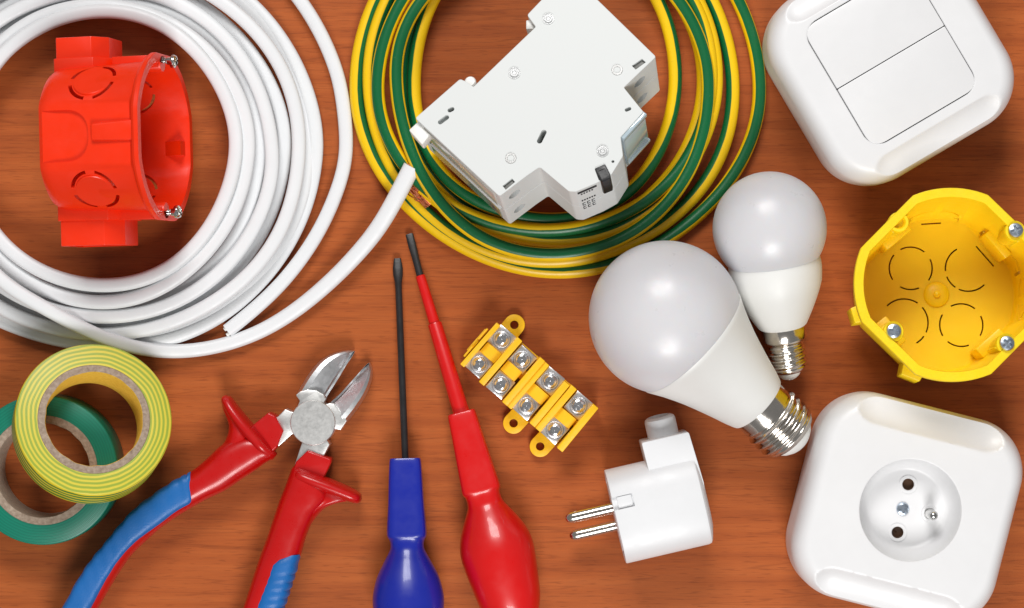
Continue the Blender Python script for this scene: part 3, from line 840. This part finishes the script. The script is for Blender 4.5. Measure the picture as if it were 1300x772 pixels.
for (x0, y0, x1, y1) in ((1171, 283.5, 1196, 282), (1240, 312, 1262, 338)):
    a, b2 = Vector(fl(x0, y0)), Vector(fl(x1, y1)); d = (b2 - a).normalized(); n_ = Vector((-d.y, d.x)) * .95
    add(cut, prism([a - n_, b2 - n_, b2 + n_, a + n_], -5, 30))
for phi, arcs in ((PI / 2 + .04, [(100, 175), (5, 82)]),):
    for a0, a1 in arcs: radial_arc(cut, phi, 14, 33, a0, a1, 3.4, 80, 130)
for (t0, z0, t1, z1) in ((-32, 9, -26, 9), (26, 9, 33, 9), (30, 4, 30, 16), (-31, 4, -31, 14)): radial_bar(cut, PI / 2 + .04, t0, z0, t1, z1, 2.2, 84, 130)
for (t0, z0, t1, z1) in ((-33, 42, -3, 47), (5, 46, 34, 36), (-33, 10, -33, 40), (34, 10, 34, 36), (-33, 24, -26, 24), (34, 20, 27, 20)): radial_bar(cut, math.radians(33), t0, z0, t1, z1, 3.4, 80, 130)
for a0, a1 in ((20, 80), (110, 165), (190, 260), (280, 350)): radial_arc(cut, math.radians(-6), 46, 26, a0, a1, 3.4, 80, 130)
for a0, a1 in ((20, 80), (110, 165), (200, 260), (290, 350)): radial_arc(cut, math.radians(180), 48, 26, a0, a1, 3.4, 80, 130)
shell = boolean(shell, cut, self_=True)
obj('shell', shell, M['yellow'], yb, angle=28)
# dome boss on the floor
x, y = fl(1189, 374)
obj('floor_boss', lathe([(0, 3), (16.5, 3), (16, 5.5), (14.5, 7), (8, 8.2), (4.5, 8.6), (3.8, 12), (1.6, 13.4), (0, 13.6)], 40, Matrix.Translation((x, y, 0))), M['yellow'], yb)
# posts with ribs, and wall fins
posts = [(1289, 293, True), (1134, 421, True), (1276, 437, True), (1142, 281, False)]
def rimxy(px, py):
    q = YM.inverted() @ W(px, py, DB + 4); return q.x, q.y
ysc = screw_bm(9.2, 4.2, .28); meY = bpy.data.meshes.new('box_screw'); ysc.to_mesh(meY); ysc.free(); meY.materials.append(M['bluish']); finish(meY)
for i, (px, py, has) in enumerate(posts):
    x, y = rimxy(px, py); q = math.hypot(x, y); ax, ay = x / q, y / q
    T = Matrix.Translation((x - ax * 2, y - ay * 2, 0))
    T = Matrix.Translation((x, y, 0))
    p_ = lathe([(0, 60), (9, 60), (11.5, 90), (12.5, DB - 14), (12.5, DB - 3), (11.6, DB - 1.2), (0, DB - 1.2)], 40, T)
    if not has:
        p_ = boolean(p_, lathe([(0, 100), (4.2, 100), (6.4, DB - 6), (8.6, DB - 1), (9, DB + 5), (0, DB + 5)], 32, T))
    # gusset tying the post to the wall
    phi = math.atan2(y, x)
    g = box(q - 6, R * .86, -13, 13, 70, DB - 8, 1.5, mat=Matrix.Rotation(phi, 4, 'Z'))
    add(p_, g)
    add(p_, box(q - 16, R * .81, -20, 20, 6, 60, 2, mat=Matrix.Rotation(phi, 4, 'Z')))
    o = obj('screw_post', p_, M['yellow'], yb, angle=35)
    if has:
        s_ = bpy.data.objects.new('screw', meY); COL.objects.link(s_); s_.parent = o; s_.location = (x, y, DB + 1.5); s_.rotation_euler = (.08 * (i - 1), .05, .4 + i)
# outside lugs at lower left
for deg, w in ((196, 12), (248, 15)):
    obj('wall_lug', prism(fillet([(R * .86, -w), (R + 1, -w * .8), (R + 1, w * .8), (R * .86, w)], 2, 3), 30, 80, 1.5, mat=Matrix.Rotation(math.radians(deg), 4, 'Z')), M['yellow'], yb)

# ---- red box lying on its side
A0 = Vector(((80 - 650) * .965, (386 - 180) * .965, 106)); A1 = W(211, 174.5, 131)
zl = (A1 - A0).normalized(); xl = (Vector((0, 0, 1)) - zl * zl.z).normalized(); yl = zl.cross(xl)
LR = (A1 - A0).length
RMx = frame(A0, xl, yl, zl)
rb = thing('junction_box', 'orange red flush junction box lying on its side inside the white cable coil', 'junction box', RMx, 'junction boxes')
R = 105.0
ph0 = PI / 4
def rg(r, z, cf=.905): return box_ring(r, z, 120, True, ph0, cf)
outer = loft([rg(R * .76, 0), rg(R * .82, 1.2), rg(R * .865, 8), rg(R * .875, 14), rg(R * .89, 24), rg(R * .935, LR - 14), rg(R * .945, LR - 11, .93), rg(R * .985, LR - 8, .955), rg(R, LR - 5, .96), rg(R, LR - 1, .96), rg(R - .8, LR, .96)])
inner = loft([rg(R * .77, 5), rg(R * .83, 14), rg(R * .875, LR - 20), rg(R * .895, LR - 4, .95), rg(R * .90, LR + 6, .96)])
shell = boolean(outer, inner)
cut = bmesh.new()
for sg in (-1, 1):
    for a0, a1 in ((12, 78), (100, 168), (192, 258), (282, 348)):
        radial_arc(cut, sg * math.radians(44), 66, 27.5, a0, a1, 4.4, 70, 125)
    for a0, a1 in ((12, 78), (100, 168), (192, 258), (282, 348)):
        radial_arc(cut, PI + sg * math.radians(44), 66, 28.5, a0, a1, 3.6, 70, 125)
# sunk U panel at the rear of the flat that faces up
pan = prism(fillet([(-31, -6), (31, -6), (31, 66), (-31, 66)], [1, 1, 30, 30], 10), 81.2, 120, mat=frame(Vector((0, 0, 0)), Vector((0, 1, 0)), Vector((0, 0, 1)), Vector((1, 0, 0))))
add(cut, pan)
shell = boolean(shell, cut, self_=True)
obj('shell', shell, M['red_box'], rb, angle=26)
MR = frame(Vector((0, 0, 0)), Vector((0, 1, 0)), Vector((0, 0, 1)), Vector((1, 0, 0)))   # (tangent, z, radial)
# long rib on the flat and the panel inlay
obj('rib', prism(fillet([(-13, 71), (7, 71), (9, 127), (-16, 124)], 3, 4), 80, 92.5, 2.6, 3, mat=MR), M['red_box'], rb)
obj('flat_panel', prism(fillet([(-27, 9), (27, 9), (27, 61), (-27, 61)], [1, 1, 25, 25], 10), 76, 80.9, .8, mat=MR), M['red_box'], rb)
for sg in (-1, 1):                                   # knockout discs slightly domed
    o = lathe([(0, 88), (22.5, 88), (23.6, 94.4), (23, 95.6), (0, 95.8)], 44, Matrix.Rotation(sg * math.radians(44), 4, 'Z') @ frame(Vector((0, 0, 66)), Vector((0, 1, 0)), Vector((0, 0, 1)), Vector((1, 0, 0))))
    obj('knockout', o, M['red_box'], rb)
# conduit blocks at the two ends
for sg, z1, hgt in ((-1, 66, 124), (1, 80, 129)):
    out = fillet([(-38, 5), (28, 5), (28, 5 + (z1 - 5) * .74), (8, z1), (-38, z1)], 1.5, 3)     # (x_l, z_l)
    Mb = frame(Vector((0, 0, 0)), Vector((1, 0, 0)), Vector((0, 0, 1)), Vector((0, sg, 0)))
    b_ = prism(out, 82, hgt, 1.0, 2, mat=Mb)
    if sg > 0:
        cin = fillet([(-33, 10), (23, 10), (23, 5 + (z1 - 5) * .74 - 3), (5, z1 - 5), (-33, z1 - 5)], 1, 2)
        b_ = boolean(b_, prism(cin, 100, hgt + 10, mat=Mb))
    add(b_, prism(fillet([(-40, 3), (31, 3), (31, z1 - 13), (10, z1 + 4), (-42, z1 + 4)], 1.5, 3), 80, 98.5, 1.0, 2, mat=Mb))
    obj('conduit_block', b_, M['red_box'], rb)
# screw posts inside top and bottom, screw thread ribs on the far wall
scr = screw_bm(8.2, 5.2, .28); add(scr, lathe([(0, -14), (2.6, -14)] + [(3.0 if k % 2 else 4.0, -14 + k * 1.6) for k in range(9)] + [(0, 0)], 20))
meR = bpy.data.meshes.new('post_screw'); scr.to_mesh(meR); scr.free(); meR.materials.append(M['chrome']); finish(meR)
for sg in (-1, 1):
    T = Matrix.Translation((6, sg * 89, 0))
    p_ = lathe([(0, LR - 60), (9, LR - 56), (10.5, LR - 2), (9.5, LR), (0, LR)], 32, T)
    add(p_, box(-6, 18, (84 if sg > 0 else -99), (99 if sg > 0 else -84), LR - 60, LR - 2, 1))
    o = obj('screw_post', p_, M['red_box'], rb)
    s_ = bpy.data.objects.new('screw', meR); COL.objects.link(s_); s_.parent = o; s_.location = (6, sg * 91, LR + 13)
    s_.rotation_euler = (.1 * sg, .12, .5)
b_ = bmesh.new()
for k in range(9): add(b_, box(-98, -87.5, -28, 26, 62 + k * 5.2, 64.6 + k * 5.2, .5))
obj('thread_ribs', b_, M['red_box'], rb)
obj('wall_gusset', prism([(-70, LR - 6), (-97, LR - 6), (-97, LR - 44), (-90, LR - 44)], -9, 9, 1, mat=frame(Vector((0, 8, 0)), Vector((1, 0, 0)), Vector((0, 0, 1)), Vector((0, 1, 0)))), M['red_box'], rb)
# ------------------------------------------------------------------ circuit breaker
nb = Vector((-.11, .262, 1)).normalized(); PB = W(680, 130, 168)
e1 = (Vector((1, 0, 0)) - nb * nb.x).normalized(); e2 = nb.cross(e1)
BM_ = frame(PB, e1, e2, nb)
br = thing('circuit_breaker', 'light grey modular circuit breaker with black toggle resting on the green and yellow wire coil', 'circuit breaker', BM_)
BI = BM_.inverted(); CAM = Vector((0, 0, H))
def bl(px, py, dz=0):
    """photo place -> local xy on the plane dz over the top face"""
    d = W(px, py, 0) - CAM; P = PB + nb * dz
    t = (P - CAM).dot(nb) / d.dot(nb); q = BI @ (CAM + d * t); return q.x, q.y
TH = 117.0
OUT = [(527, 150), (584, 100), (593, 104), (601, 110), (680, 34), (669, 19), (689, -2), (723, -35), (833, 72), (792, 111), (817, 142), (788, 174), (791, 198), (776, 222), (758, 232), (731, 243.5), (722, 243), (685, 212), (669, 223), (634, 249.5)]
RAD = [3, 4, 1, 1, 2, 4, 3, 6, 3, 2, 2, 2, 6, 8, 4, 7, 7, 4, 2, 4]
o2 = [bl(*p) for p in OUT]
half = (TH - 2) / 2
b_ = prism(fillet(o2, RAD, 5), -half, 0, 1.1, 2)
cut = bmesh.new()
def slotc(p, q, w, d, n=10):
    a, b2 = Vector(bl(*p)), Vector(bl(*q)); v = b2 - a; L = v.length; v = v / L if L > .01 else Vector((1, 0)); a0 = math.atan2(v.y, v.x)
    pts = [tuple(b2 + Vector((math.cos(a0 - PI / 2 + PI * k / n), math.sin(a0 - PI / 2 + PI * k / n))) * w / 2) for k in range(n + 1)] + \
          [tuple(a + Vector((math.cos(a0 + PI / 2 + PI * k / n), math.sin(a0 + PI / 2 + PI * k / n))) * w / 2) for k in range(n + 1)]
    return prism(pts, -d, 5)
for p, q, w, d in (((571, 140), (574, 138.5), 5.5, 14), ((559, 155), (567, 149), 6, 9), ((685, 179), (690.5, 168), 6.5, 26), ((795.5, 139.5), (799, 138), 4.6, 12), ((778, 205), (778.3, 205), 3.4, 20)):
    add(cut, slotc(p, q, w, d))
def rectc(pts, d): return prism([bl(*p) for p in pts], -d, 5)
add(cut, rectc([(638, 236), (650, 226.5), (654, 231), (642, 241)], 16)); add(cut, rectc([(802, 83.5), (815, 74.5), (820, 79), (807, 88.5)], 16))
b_ = boolean(b_, cut)
# terminal screw wells bored into the two lower shoulders and end faces
def side(i, j, t, depth):
    """frame on the side face between outline points i and j; z outward, y along the stack (up)"""
    P, Q = Vector(o2[i]), Vector(o2[j]); d = (Q - P).normalized(); out = Vector((d.y, -d.x))
    cen = sum((Vector(p) for p in o2), Vector((0, 0))) / len(o2)
    pt = P.lerp(Q, t)
    if out.dot(pt - cen) < 0 and (i, j) not in (): out = -out
    xx = Vector((0, 0, 1)).cross(Vector((out.x, out.y, 0)))
    return frame(Vector((pt.x, pt.y, depth)), xx, Vector((0, 0, 1)), Vector((out.x, out.y, 0)))
def outward(M_, want):
    return M_
lowM = {}
def well(Mf, rx=8.5, ry=8.5, d=18): 
    c_ = lathe([(0, -d), (1, -d), (1, 6), (0, 6)], 28); c_.transform(Matrix.Diagonal((rx, ry, 1, 1))); c_.transform(Mf); return c_
fQ = side(19, 18, .46, -29); fG = side(8, 9, .55, -29)
c1 = well(fQ); add(c1, well(fG, 9, 9)); add(c1, well(side(19, 18, .46, -29 - 58.5))); 
b_ = boolean(b_, c1)
up = obj('upper_module', b_, M['breaker'], br, angle=18)
b_ = prism(fillet(o2, RAD, 5), -TH, -half - 1.2, 1.4, 2)
c1 = well(side(19, 18, .46, -29 - 58.5)); add(c1, well(side(8, 9, .55, -29 - 58.5), 9, 9))
b_ = boolean(b_, c1)
obj('lower_module', b_, M['breaker'], br, angle=18)
# dark discs added low in two slots, shade put into their colour
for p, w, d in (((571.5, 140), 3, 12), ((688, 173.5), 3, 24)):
    x, y = bl(*p); obj('slot_shade_disc', lathe([(0, -d - 1), (w * 1.6, -d - 1), (w * 1.6, -d + .4), (0, -d + .4)], 16, Matrix.Translation((x, y, 0))), M['black'] if w == 3 and d == 24 else M['breaker_dark'], up)
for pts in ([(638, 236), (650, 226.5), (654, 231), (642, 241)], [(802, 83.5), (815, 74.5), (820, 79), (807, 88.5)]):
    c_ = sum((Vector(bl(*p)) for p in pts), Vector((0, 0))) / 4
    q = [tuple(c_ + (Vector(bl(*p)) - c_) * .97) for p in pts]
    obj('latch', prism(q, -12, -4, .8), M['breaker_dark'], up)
# rivets
M['rivet'] = plastic('rivet_grey', rgb(176, 178, 178), .3, .05, coat=.4); M['ring'] = plastic('ring_grey', rgb(168, 168, 166), .3, .05, coat=.4)
def rivet(px, py, kind):
    x, y = bl(px, py); T = Matrix.Translation((x, y, 0))
    if kind: pr_ = [(0, .6), (2.2, .6), (3.0, 1.3), (4.6, 1.3), (5.0, .2), (5.4, .1), (6.6, .1), (6.9, .9), (7.4, .9), (7.6, -.4), (0, -.4)]
    else: pr_ = [(0, -.6), (3.8, -.4), (4.3, .9), (6.3, .9), (6.8, .3), (7.0, -.4), (0, -.8)]
    obj('rivet', lathe(pr_, 36, T), M['rivet'] if kind else M['ring'], up)
for a in ((696, 24, 1), (653, 93, 1), (765, 192, 1), (783.5, 89, 0), (648.5, 201, 0)): rivet(*a)
# seams of the terminal shoulders: thin raised fins on the sides
def side_plate(name, i, j, t0, t1, d0, d1, th, mat, par=br, b=.6):
    P, Q = Vector(o2[i]), Vector(o2[j]); L = (Q - P).length; Mf = side(i, j, 0, 0)
    # x axis of the frame may run from Q to P: work with explicit direction
    d = (Q - P).normalized(); out = Vector((Mf[0][2], Mf[1][2]))
    Fm = frame(Vector((P.x, P.y, 0)), Vector((d.x, d.y, 0)), Vector((0, 0, 1)), Vector((out.x, out.y, 0)))
    if Fm.to_3x3().determinant() < 0: pass
    return obj(name, box(L * t0, L * t1, d0, d1, -1.5, th, b, mat=Fm), mat, par), Fm, L
M['label_film'] = plastic('glossy_label_film', rgb(176, 190, 190), .12, .12, .05, coat=.6)
M['clear_blue'] = plastic('blue_grey_clear_plastic', rgb(168, 184, 192), .1, .1, .05, coat=.6)
side_plate('label_window', 10, 11, .03, .95, -TH + 22, -14, 3.0, M['label_film'])
side_plate('window_rim', 10, 11, -.02, .98, -12, -2, 4.2, M['clear_blue'])
side_plate('window_rim', 10, 11, -.02, .98, -TH + 12, -TH + 20, 3.6, M['clear_blue'])
side_plate('window_rim', 10, 11, .955, 1.0, -TH + 14, -4, 3.8, M['clear_blue'])
# end strip at the lower left: smooth clear grey face
M['strip'] = plastic('grey_clear_strip', rgb(186, 184, 176), .14, .2, .4, coat=.6, bscale=.1)
side_plate('end_strip', 0, 19, .10, .93, -TH + 10, -7, 1.6, M['strip'])
side_plate('end_rib', 0, 19, .12, .96, -half - 3, -half + 1, 3, M['breaker'])
# toggle with hollow top
fT = side(15, 14, .68, -29)
x, y = bl(763.5, 216); Mf = fT
tx = Vector((fT[0][0], fT[1][0])); to_ = Vector((fT[0][2], fT[1][2]))
TG = frame(Vector((x, y, 1.5)), Vector((tx.x, tx.y, 0)), Vector((to_.x, to_.y, 0)), Vector((0, 0, 1)))
if TG.to_3x3().determinant() < 0: TG = frame(Vector((x, y, 1.5)), -Vector((tx.x, tx.y, 0)), Vector((to_.x, to_.y, 0)), Vector((0, 0, 1)))
tb_ = prism(fillet([(-9, -6), (9, -6), (10, 12), (7, 18), (-7, 18), (-10, 12)], 2, 3), -60, 0, 1.2, 2)
tb_ = boolean(tb_, prism(fillet([(-5.5, 0), (5.5, 0), (5.5, 13), (-5.5, 13)], 1, 2), -1.1, 5))
tb_.transform(Matrix.Diagonal((.76, .8, .8, 1))); tb_.transform(TG); obj('toggle', tb_, M['black'], br)
# printed marks on the front face (dark bar and small strokes)
P, Q = Vector(o2[15]), Vector(o2[14]); 
Mf = side(15, 12, 0, 0); outv = Vector((Mf[0][2], Mf[1][2])); A_, B_ = Vector(o2[15]), Vector(o2[12]); dd = (B_ - A_).normalized(); LL = (B_ - A_).length
def front(x0, x1, d0, d1, name, mat, th=.5):
    a = Vector(o2[15]); b2 = Vector(o2[14]); d = (b2 - a).normalized(); Mq = side(15, 14, 0, 0); out = Vector((Mq[0][2], Mq[1][2]))
    Fm = frame(Vector((a.x, a.y, 0)), Vector((d.x, d.y, 0)), Vector((0, 0, 1)), Vector((out.x, out.y, 0)))
    return box(x0, x1, d0, d1, -.5, th, 0, mat=Fm)
mk = front(1.5, 26, -12, -6, '', None)
obj('print_bar', mk, M['dark'], br)
mk = bmesh.new(); rnd = random.Random(9)
for k in range(5): add(mk, front(5 + k * 3.4, 7 + k * 3.4, -19, -15.5, '', None))
x = 2
for row, (d0, n_) in enumerate(((-40, 6), (-52, 3), (-66, 3))):
    for k in range(n_):
        xx = 4 + k * (3.2 if row == 0 else 6)
        if row == 0: add(mk, front(xx, xx + 2, d0 - 4, d0, '', None))
        else:
            add(mk, front(xx, xx + 1, d0 - 9, d0, '', None)); add(mk, front(xx + 1, xx + 4, d0 - 1.2, d0, '', None)); add(mk, front(xx + 1, xx + 4, d0 - 9, d0 - 7.8, '', None))
obj('print_marks', mk, M['dark'], br)
# DIN clip tab at the lower left end, spring clips on the back
a = bl(523, 163); c_ = Vector(bl(527, 150)); 
q = [bl(519, 165, -8), (bl(532, 153, -8)), bl(548, 168, -8), bl(536, 184, -8)]
obj('rail_clip', prism(fillet(q, 2, 3), -26, -8, 1.2), M['clip'], br)
q = [bl(531, 161), bl(538, 166), bl(533, 172), bl(526, 167)]
x, y = bl(597, 104, -6); obj('rail_hook', lathe([(0, -60), (7, -60), (7, -6), (5.5, -4), (0, -4)], 24, Matrix.Translation((x, y, 0))), M['clip'], br)
x, y = bl(674, 30, -8); obj('rail_hook', box(x - 6, x + 6, y - 7, y + 5, -60, -8, 1.5), M['clip'], br)

# ------------------------------------------------------------------ coils
def quarter(th, lp):
    (R, L, T, B, cx, cy, z) = lp[:7]
    c, s = math.cos(th), math.sin(th)
    x = cx + (R - cx) * c if c > 0 else cx + (cx - L) * c
    y = cy - (cy - T) * s if s > 0 else cy - (B - cy) * s
    return x, y, z
def sm(t): t = max(0, min(1, t)); return t * t * (3 - 2 * t)

def smooth_path(P, it=60):
    P = [list(p) for p in P]
    for _ in range(it):
        Q = [p[:] for p in P]
        for i in range(1, len(P) - 1):
            for q in range(3): P[i][q] = (Q[i - 1][q] + 2 * Q[i][q] + Q[i + 1][q]) / 4
    return P
# ---- white cable: loops listed from outside to inside  (R, L, T, B, cx, cy, z)
wl = [(442, -170, -125, 455, 138, 190, 10),
      (402, -150, -66, 440, 138, 190, 11),
      (391, -140, -58, 433, 140, 190, 12),
      (381, -125, -46, 424, 138, 190, 30),
      (362, -108, -30, 412, 132, 190, 16),
      (347, -90, -16, 405, 130, 190, 36),
      (331, -70, -5, 397, 128, 188, 26),
      (316, -56, 4, 384, 127, 187, 44),
      (307, -48, 9, 372, 126, 186, 10),
      (305, -45, 10, 369, 126, 186, 30),
      (302, -42, 11, 366, 126, 186, 50)]
path = []
# cut end, lower middle, then up the right side
rnd = random.Random(2)
ends = [(289, 420, 11), (318, 397, 11), (355, 363, 11), (389, 320, 11), (415, 275, 11), (433, 228, 11), (441, 190, 10)]
path += [W(*p) for p in ends]
th0 = math.radians(12)
nloop = len(wl)
th = th0
K = 96
i = 0
while i < nloop:
    for k in range(K):
        th = 2 * PI * k / K
        if i == 0 and th < th0: continue
        # loop i for right/top ; blends to loop i+1 across the left side
        f = sm((th - math.radians(115)) / math.radians(125))
        A_ = quarter(th, wl[i]); 
        if i + 1 < nloop: B_ = quarter(th, wl[i + 1])
        else:
            if th > math.radians(172): break
            B_ = A_
        x, y, z = (A_[q] * (1 - f) + B_[q] * f for q in range(3))
        z += 2.2 * math.sin(3 * th + i * 1.7) 
        x += 2.0 * math.sin(3 * th + i * 2.1) ; y += 1.8 * math.sin(4 * th + i * 1.3)
        path.append(W(x, y, max(z, 8)))
    i += 1
tail = [(-44, 215, 54), (-42, 260, 62), (-34, 305, 66), (-18, 338, 66), (2, 358, 64), (34, 378.5, 60), (67, 396.5, 54), (104, 417, 46), (135, 430.5, 38), (168, 441, 28), (207, 447, 16), (247, 445.5, 10), (287, 437.5, 9), (333, 420.5, 9),
        (380, 391, 10), (426.5, 351, 14), (455, 321, 19), (481, 290, 27), (504, 249, 36), (523, 211.5, 42)]
path += [W(*p) for p in tail]
pts = [(p.x, p.y, p.z, 0.12 * math.sin(i * .06), 1.0) for i, p in enumerate(path)]
n = len(pts)
pts = [(*p[:3], p[3], 1 + (.24 * sm((i - n + 9) / 8))) for i, p in enumerate(pts)]
cpath = smooth_path(catmull(pts, 4))
sec = superring(0, 0, 8.9, 6.4, 2.4, 24)
wc = thing('coiled_cable', 'white flat cable in a wide coil, one cut end resting on the striped wire', 'cable', Matrix.Translation(W(140, 190, 0)), 'coils of cable')
obj('sheath', sweep(cpath, sec), M['cable_white'], wc, world=True, angle=60)
# wire ends showing in the two cuts
def ends_at(p, q, names):
    d = (Vector(p[:3]) - Vector(q[:3])).normalized(); s_ = d.cross(Vector((0, 0, 1))).normalized()
    for off_, mat, l in names:
        b_ = lathe([(0, -2), (2.6, -2), (2.6, l), (2.2, l + .5), (0, l + .5)], 16, frame_z(Vector(p[:3]) + s_ * off_, d))
        obj('conductor', b_, mat, wc, world=True)
ends_at(cpath[0], cpath[2], ((-4, M['clip'], 4), (3.5, M['clip'], 2)))
ends_at(cpath[-1], cpath[-3], ((-4.2, M['copper'], .6), (4.2, M['copper'], .6)))

# ---- green and yellow wire
gy, nt, bs_ = newmat('green_yellow_insulation')
tcx = nt.nodes.new('ShaderNodeUVMap'); sp = nt.nodes.new('ShaderNodeSeparateXYZ'); nt.links.new(tcx.outputs[0], sp.inputs[0])
v = sp.outputs[1]
d = math_n(nt, 'ABSOLUTE', math_n(nt, 'SUBTRACT', v, .5))              # 0 in the middle of the green side, .5 on the yellow side
wob = noise(nt, coords(nt, 1), .03, 2).outputs[0]
d = math_n(nt, 'ADD', d, math_n(nt, 'MULTIPLY_ADD', wob, .03, -.015))
col = ramp(nt, d, [(.128, rgb(0, 96, 52)), (.140, rgb(240, 196, 12))])
dn = noise(nt, coords(nt, 1), .3, 4, .7).outputs[0]
col = mixc(nt, ramp(nt, dn, [(.62, (0, 0, 0)), (.72, (.25,) * 3)]), col, rgb(120, 130, 60))
nt.links.new(col, bs_.inputs['Base Color']); bs_.inputs['Roughness'].default_value = .36; bump(nt, bs_, noise(nt, coords(nt, 1), .15, 3).outputs[0], .15, 1)
M['gy'] = gy
#      R    L    T     B    cx   cy   z    green angle at right/top/left/bottom (0 outward, 90 up, 180 inward)
gl = [(909, 486, -115, 306, 700, 108, 26, 150, 150, 150, 150),
      (961, 455, -148, 344, 708, 110, 10, 78, 110, 152, 142),
      (932, 467, -120, 331, 700, 106, 14, 152, 155, 156, 148),
      (904, 478, -100, 292, 696, 104, 34, 140, 100, 80, 40),
      (890, 513, -92, 299, 698, 106, 11, 30, 70, 120, 150),
      (899, 503, -80, 325, 701, 104, 42, 88, 90, 96, 105),
      (860, 523, -90, 279, 692, 104, 24, 25, 20, 24, 100)]
path = []; K = 96
th = -math.radians(139)
order = [(0, -139, 90)] + [(i, 90, 450) for i in range(1, len(gl))]
def ang4(deg, a):
    """blend of the four keyed green angles (right, top, left, bottom)"""
    t = (deg % 360) / 90; i = int(t) % 4; f = sm(t - int(t)); return a[i] * (1 - f) + a[(i + 1) % 4] * f
for i, d0, d1 in order:
    for dg in range(d0, d1, 4):
        A_ = quarter(math.radians(dg), gl[i]); ga = ang4(dg, gl[i][7:])
        x, y, z = A_
        # each loop hands over to the next one across the top, beyond the frame
        if dg > d1 - 40 and i + 1 < len(gl):
            f = sm((dg - (d1 - 40)) / 80); B_ = quarter(math.radians(dg), gl[i + 1]); gb = ang4(dg, gl[i + 1][7:])
            x, y, z = (A_[q] * (1 - f) + B_[q] * f for q in range(3)); ga = ga * (1 - f) + gb * f
        if i > 0 and dg < d0 + 40:
            f = sm((dg - (d0 - 40)) / 80); B_ = quarter(math.radians(dg), gl[i - 1]); gb = ang4(dg, gl[i - 1][7:])
            x, y, z = (B_[q] * (1 - f) + A_[q] * f for q in range(3)); ga = gb * (1 - f) + ga * f
        x += 3.0 * math.sin(math.radians(dg) * 3 + i * 1.9); y += 1.5 * math.sin(math.radians(dg) * 4 + i)
        p = W(x, y, max(8.6, z + 1.5 * math.sin(math.radians(dg) * 2 + i)))
        path.append((p.x, p.y, p.z, ga, 1))
cp = catmull(path, 4)
# travel is counter-clockwise seen from above, so 'side' (right of travel) points outward; section angle 0 = outward
n = 24; sec = []
rw = 8.6
# v=.5 is the middle of the green: section vertex j has v=j/n; rotate so that v=.5 points at the keyed angle
for j in range(n):
    a = 2 * PI * j / n - PI
    sec.append((rw * math.cos(a), rw * math.sin(a)))
cp = [(x, y, z, math.radians(g), s_) for x, y, z, g, s_ in cp]
gw = thing('coiled_wire', 'green and yellow striped earth wire wound in a loose coil under the breaker', 'electrical wire', Matrix.Translation(W(705, 110, 0)), 'coils of cable')
obj('insulation', sweep(cp, sec), gy, gw, world=True, angle=60)
p0 = Vector(cp[0][:3]); d0 = (p0 - Vector(cp[3][:3])).normalized()
cb = bmesh.new(); rnd = random.Random(12); base = W(542, 259, 24); dirc = (W(519, 230, 30) - base); Lc = dirc.length; dirc.normalize(); s_ = dirc.cross(Vector((0, 0, 1))).normalized(); u_ = s_.cross(dirc)
for k in range(34):
    a = rnd.uniform(0, 2 * PI); r0 = 5.4 * math.sqrt(rnd.random()); fl_ = rnd.uniform(.6, 2.4); L_ = Lc * rnd.uniform(.75, 1.15)
    P = []
    for q in range(7):
        t = q / 6; tw = a + t * rnd.uniform(.2, 2.6); r_ = r0 * (1 + (fl_ - 1) * t)
        pp_ = base + dirc * (L_ * t - 3) + s_ * (r_ * math.cos(tw)) + u_ * (r_ * math.sin(tw))
        P.append((pp_.x, pp_.y, max(pp_.z, 2), 0, 1))
    add(cb, sweep(P, [(.85 * math.cos(2 * PI * j / 6), .85 * math.sin(2 * PI * j / 6)) for j in range(6)], uv=False))
obj('copper_strands', cb, M['copper'], gw, world=True)

# ------------------------------------------------------------------ camera, light
def area(name, loc, target, sx, sy, power, col=(1, 1, 1)):
    l = bpy.data.lights.new(name, 'AREA'); l.shape = 'RECTANGLE'; l.size = sx * S; l.size_y = sy * S; l.energy = power; l.color = col
    o = bpy.data.objects.new(name, l); COL.objects.link(o); o.location = Vector(loc)
    d = (Vector(target) - Vector(loc)).normalized(); o.rotation_euler = d.to_track_quat('-Z', 'Y').to_euler(); return o
area('softbox_lamp', (-330, 2750, 2900), (0, 60, 0), 1800, 1300, 10.3, (1, .985, .97))
area('softbox_lamp', (330, -2750, 2900), (0, -60, 0), 1500, 1500, 10.3, (1, .985, .97))
w = bpy.data.worlds.new('World'); SC.world = w; w.use_nodes = True
w.node_tree.nodes['Background'].inputs[0].default_value = (1, .99, .98, 1); w.node_tree.nodes['Background'].inputs[1].default_value = .21
cd = bpy.data.cameras.new('camera'); cam = bpy.data.objects.new('camera', cd); COL.objects.link(cam); SC.camera = cam
cam.location = (0, 0, H); cd.sensor_width = 36; cd.lens = 36 * H / 1300; cd.clip_start = .01; cd.clip_end = 20
SC.view_settings.view_transform = 'Standard'; SC.view_settings.look = 'None'; SC.view_settings.exposure = 0; SC.view_settings.gamma = 1

# ------------------------------------------------------------------ working units to metres
done = set()
for o in list(COL.objects):
    o.location = o.location * S
    if o.type == 'MESH' and o.data.name not in done:
        done.add(o.data.name); o.data.transform(Matrix.Scale(S, 4)); o.data.update()
